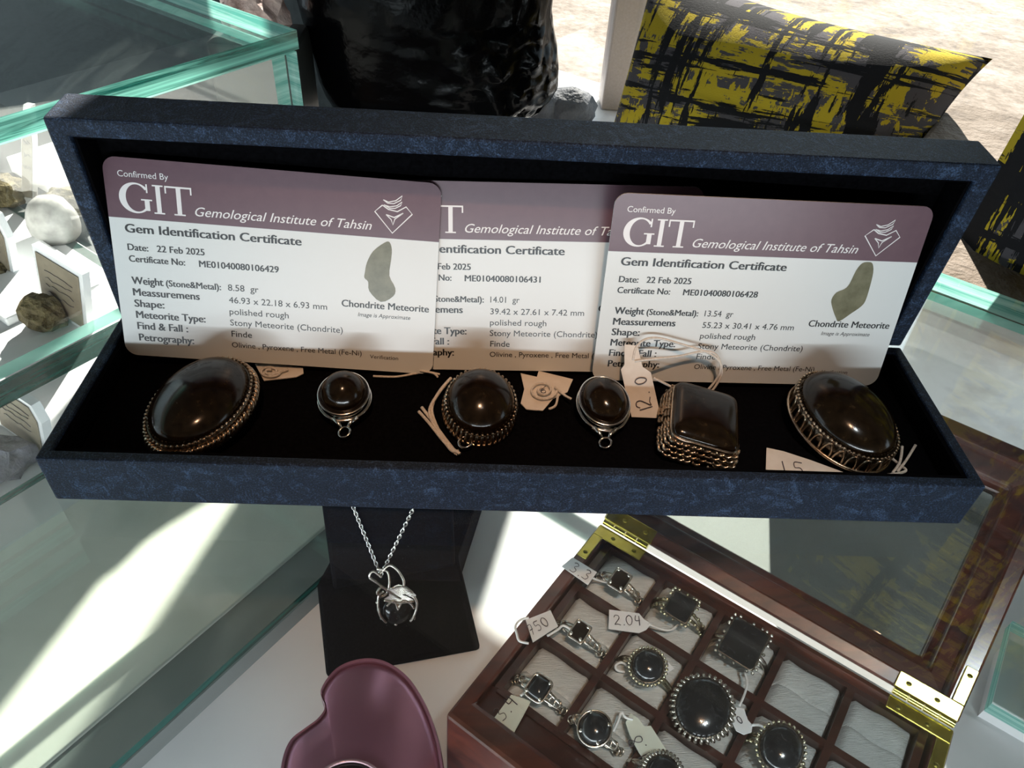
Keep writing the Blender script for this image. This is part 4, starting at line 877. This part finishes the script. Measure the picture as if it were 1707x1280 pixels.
# big black rock on a wooden stand
pt = 0.40; PL0 = nt(0, pt, 0); PLN = V((0, 1, 0)); Yr = 0.47; PL0 = V((0, Yr, 0))
def onr(x, y): return onplane(x, y, PL0, PLN)
ro = thing('black_rock', 'huge glossy black rock on a wooden stand behind the box lid', 'rock', (onr(720, 185).x, Yr, FZ))
levels = []
prof = [(188, 640, 800), (184, 585, 848), (170, 556, 878), (152, 545, 912), (128, 535, 931), (95, 527, 932), (62, 518, 930), (30, 508, 924), (0, 500, 921)]
wprof = [(0.07, -0.138, 0.036), (0.11, -0.138, 0.030), (0.145, -0.136, 0.008), (0.175, -0.134, -0.014), (0.205, -0.132, -0.035), (0.235, -0.130, -0.046), (0.45, -0.125, -0.049), (0.50, -0.11, -0.06)]  # unseen spire above the frame, shaped to cast the wedge's left shadow
mb = MB(); nseg = 128
print('rock top z', onr(700, 0).z)
for L, Rr in [(onr(x0, y), onr(x1, y)) for y, x0, x1 in prof] + [(V((x0, Yr, z)), V((x1, Yr, z))) for z, x0, x1 in wprof]:
    c = (L + Rr) / 2; hw_ = (Rr.x - L.x) / 2; dp = 0.075 * (hw_ / 0.115)
    ringp = []
    for k in range(nseg):
        a = 2 * math.pi * k / nseg; ca, sa = math.cos(a), math.sin(a)
        q = V((c.x + hw_ * math.copysign(abs(ca) ** 0.8, ca), Yr + dp * math.copysign(abs(sa) ** 0.8, sa), c.z))
        side = min(1, max(0, (ca + 0.2) * 1.2)) * (1 if abs(ca) < 0.97 else 0.2)
        nz_ = mnoise.noise(q * 30) + 0.5 * mnoise.noise(q * 70)
        ringp.append(q + V((ca * 0.2, sa, 0)) * (0.011 * nz_ * side))
    levels.append(ringp)
dense = []
for i in range(len(levels) - 1):
    K = 6 if i < 10 else 3
    for k in range(K):
        f = k / K; row = []
        for j, (a, b) in enumerate(zip(levels[i], levels[i + 1])):
            q = a.lerp(b, f); ca = math.cos(2 * math.pi * j / nseg); w = min(1, max(0.06, (ca + 0.15) * 1.3))
            vn = mnoise.voronoi(q * 60)[0]
            row.append(q + V((0, 0.010 * (vn[0] - 0.35) * w, 0)) + V((0, 0.004 * mnoise.noise(q * 150) * w, 0)))
        dense.append(row)
dense.append(levels[-1]); mb.loft(dense); mb.build('rock', M['obsidian'], ro, smooth=True, angle=50)
s = MB(); L, Rr = onr(690, 186), onr(868, 186); s.bx(L.x, Rr.x, Yr - 0.05, Yr + 0.05, FZ, L.z + 0.004); s.build('wooden_stand', M['stand_wood'], ro, bevel=0.002)
for k, (x, y, r_) in enumerate(((893, 200, 0.026), (946, 203, 0.024))):
    q = at(x, y, FZ); rock('grey_stone', ('grey stone on the window sill touching the black rock stand', 'grey stone on the sill nearest the window post')[k], 'stone', q, r_, r_ * 0.8, r_ * 0.72, 'rock_grey', 11 + k, 0.15, smooth=True, group='grey stones on the window sill')
q = onplane(428, 28, V((0, 0.42, 0)), V((0, 1, 0)))
rock('pink_crystal', 'pale pink crystal lump above the left showcase back edge', 'crystal', V((q.x, q.y, q.z - 0.01)), 0.022, 0.02, 0.020, 'rock_pink', 21, 0.35, 3)
pk = MB(); pk.bx(q.x - 0.03, q.x + 0.03, q.y - 0.025, q.y + 0.025, -0.68, q.z - 0.0105); tag(pk.build('plinth', M['charcoal'], bevel=0.002), 'charcoal plinth under the pale pink crystal', 'plinth')

# cushions
def cushion(label, corners, thick, uvo, pinch=0.09):
    TL, TR, BR, BL_ = corners; n_ = (TR - TL).cross(BL_ - TL).normalized()
    if n_.dot(CAM - TL) < 0: n_ = -n_
    mb = MB(); G = 36; uv = []
    for side in (1, -1):
        for i in range(G + 1):
            for j in range(G + 1):
                a, b = -1 + 2 * j / G, -1 + 2 * i / G
                aa = a * (1 - pinch * (1 - b * b) * (abs(a))); bb = b * (1 - pinch * (1 - a * a) * abs(b))
                u_, v_ = (aa + 1) / 2, (bb + 1) / 2
                p = TL.lerp(TR, u_).lerp(BL_.lerp(BR, u_), v_); h = thick * ((1 - a * a) ** 0.42) * ((1 - b * b) ** 0.42) * (1 + 0.10 * mnoise.noise(p * 14))
                mb.v.append(p + n_ * h * side); uv.append((u_ + uvo, 1 - v_))
    S = (G + 1) ** 2
    for i in range(G):
        for j in range(G):
            a = i * (G + 1) + j; q = (a, a + G + 1, a + G + 2, a + 1); mb.f.append(q); mb.f.append(tuple(x + S for x in q[::-1]))
    mb.mi = [0] * len(mb.f); mb.uv = uv
    return tag(mb.build('throw_cushion', M['plaid'], smooth=True), label, 'cushion', 'yellow and black plaid cushions by the window')
pn = (-TX * math.cos(rad(18)) + ZZ * math.sin(rad(18))); pp = nt(0, 0.36, FZ)
def oc(x, y): return onplane(x, y, pp, pn)
c1 = [oc(1092, -60), oc(1655, 98), oc(1500, 370), oc(985, 330)]
cushion('yellow and black plaid cushion beside the window post behind the box lid', c1, 0.065, 0.0)
pp = nt(0, 0.262, -0.004); pn = (-TX * math.cos(rad(8)) + ZZ * math.sin(rad(8)))
q_ = oc(1532, 492); up_ = (ZZ * math.cos(rad(8)) + TX * math.sin(rad(8))) * 0.37
c2 = [q_ + up_, q_ + up_ + NX * 0.37, q_ + NX * 0.37, q_]
cushion('yellow and black plaid cushion at the right frame edge nearest the counter', c2, 0.05, 0.37, 0.03)
print('cushion z', [round(p.z, 3) for p in c1], [round(p.z, 3) for p in c2])
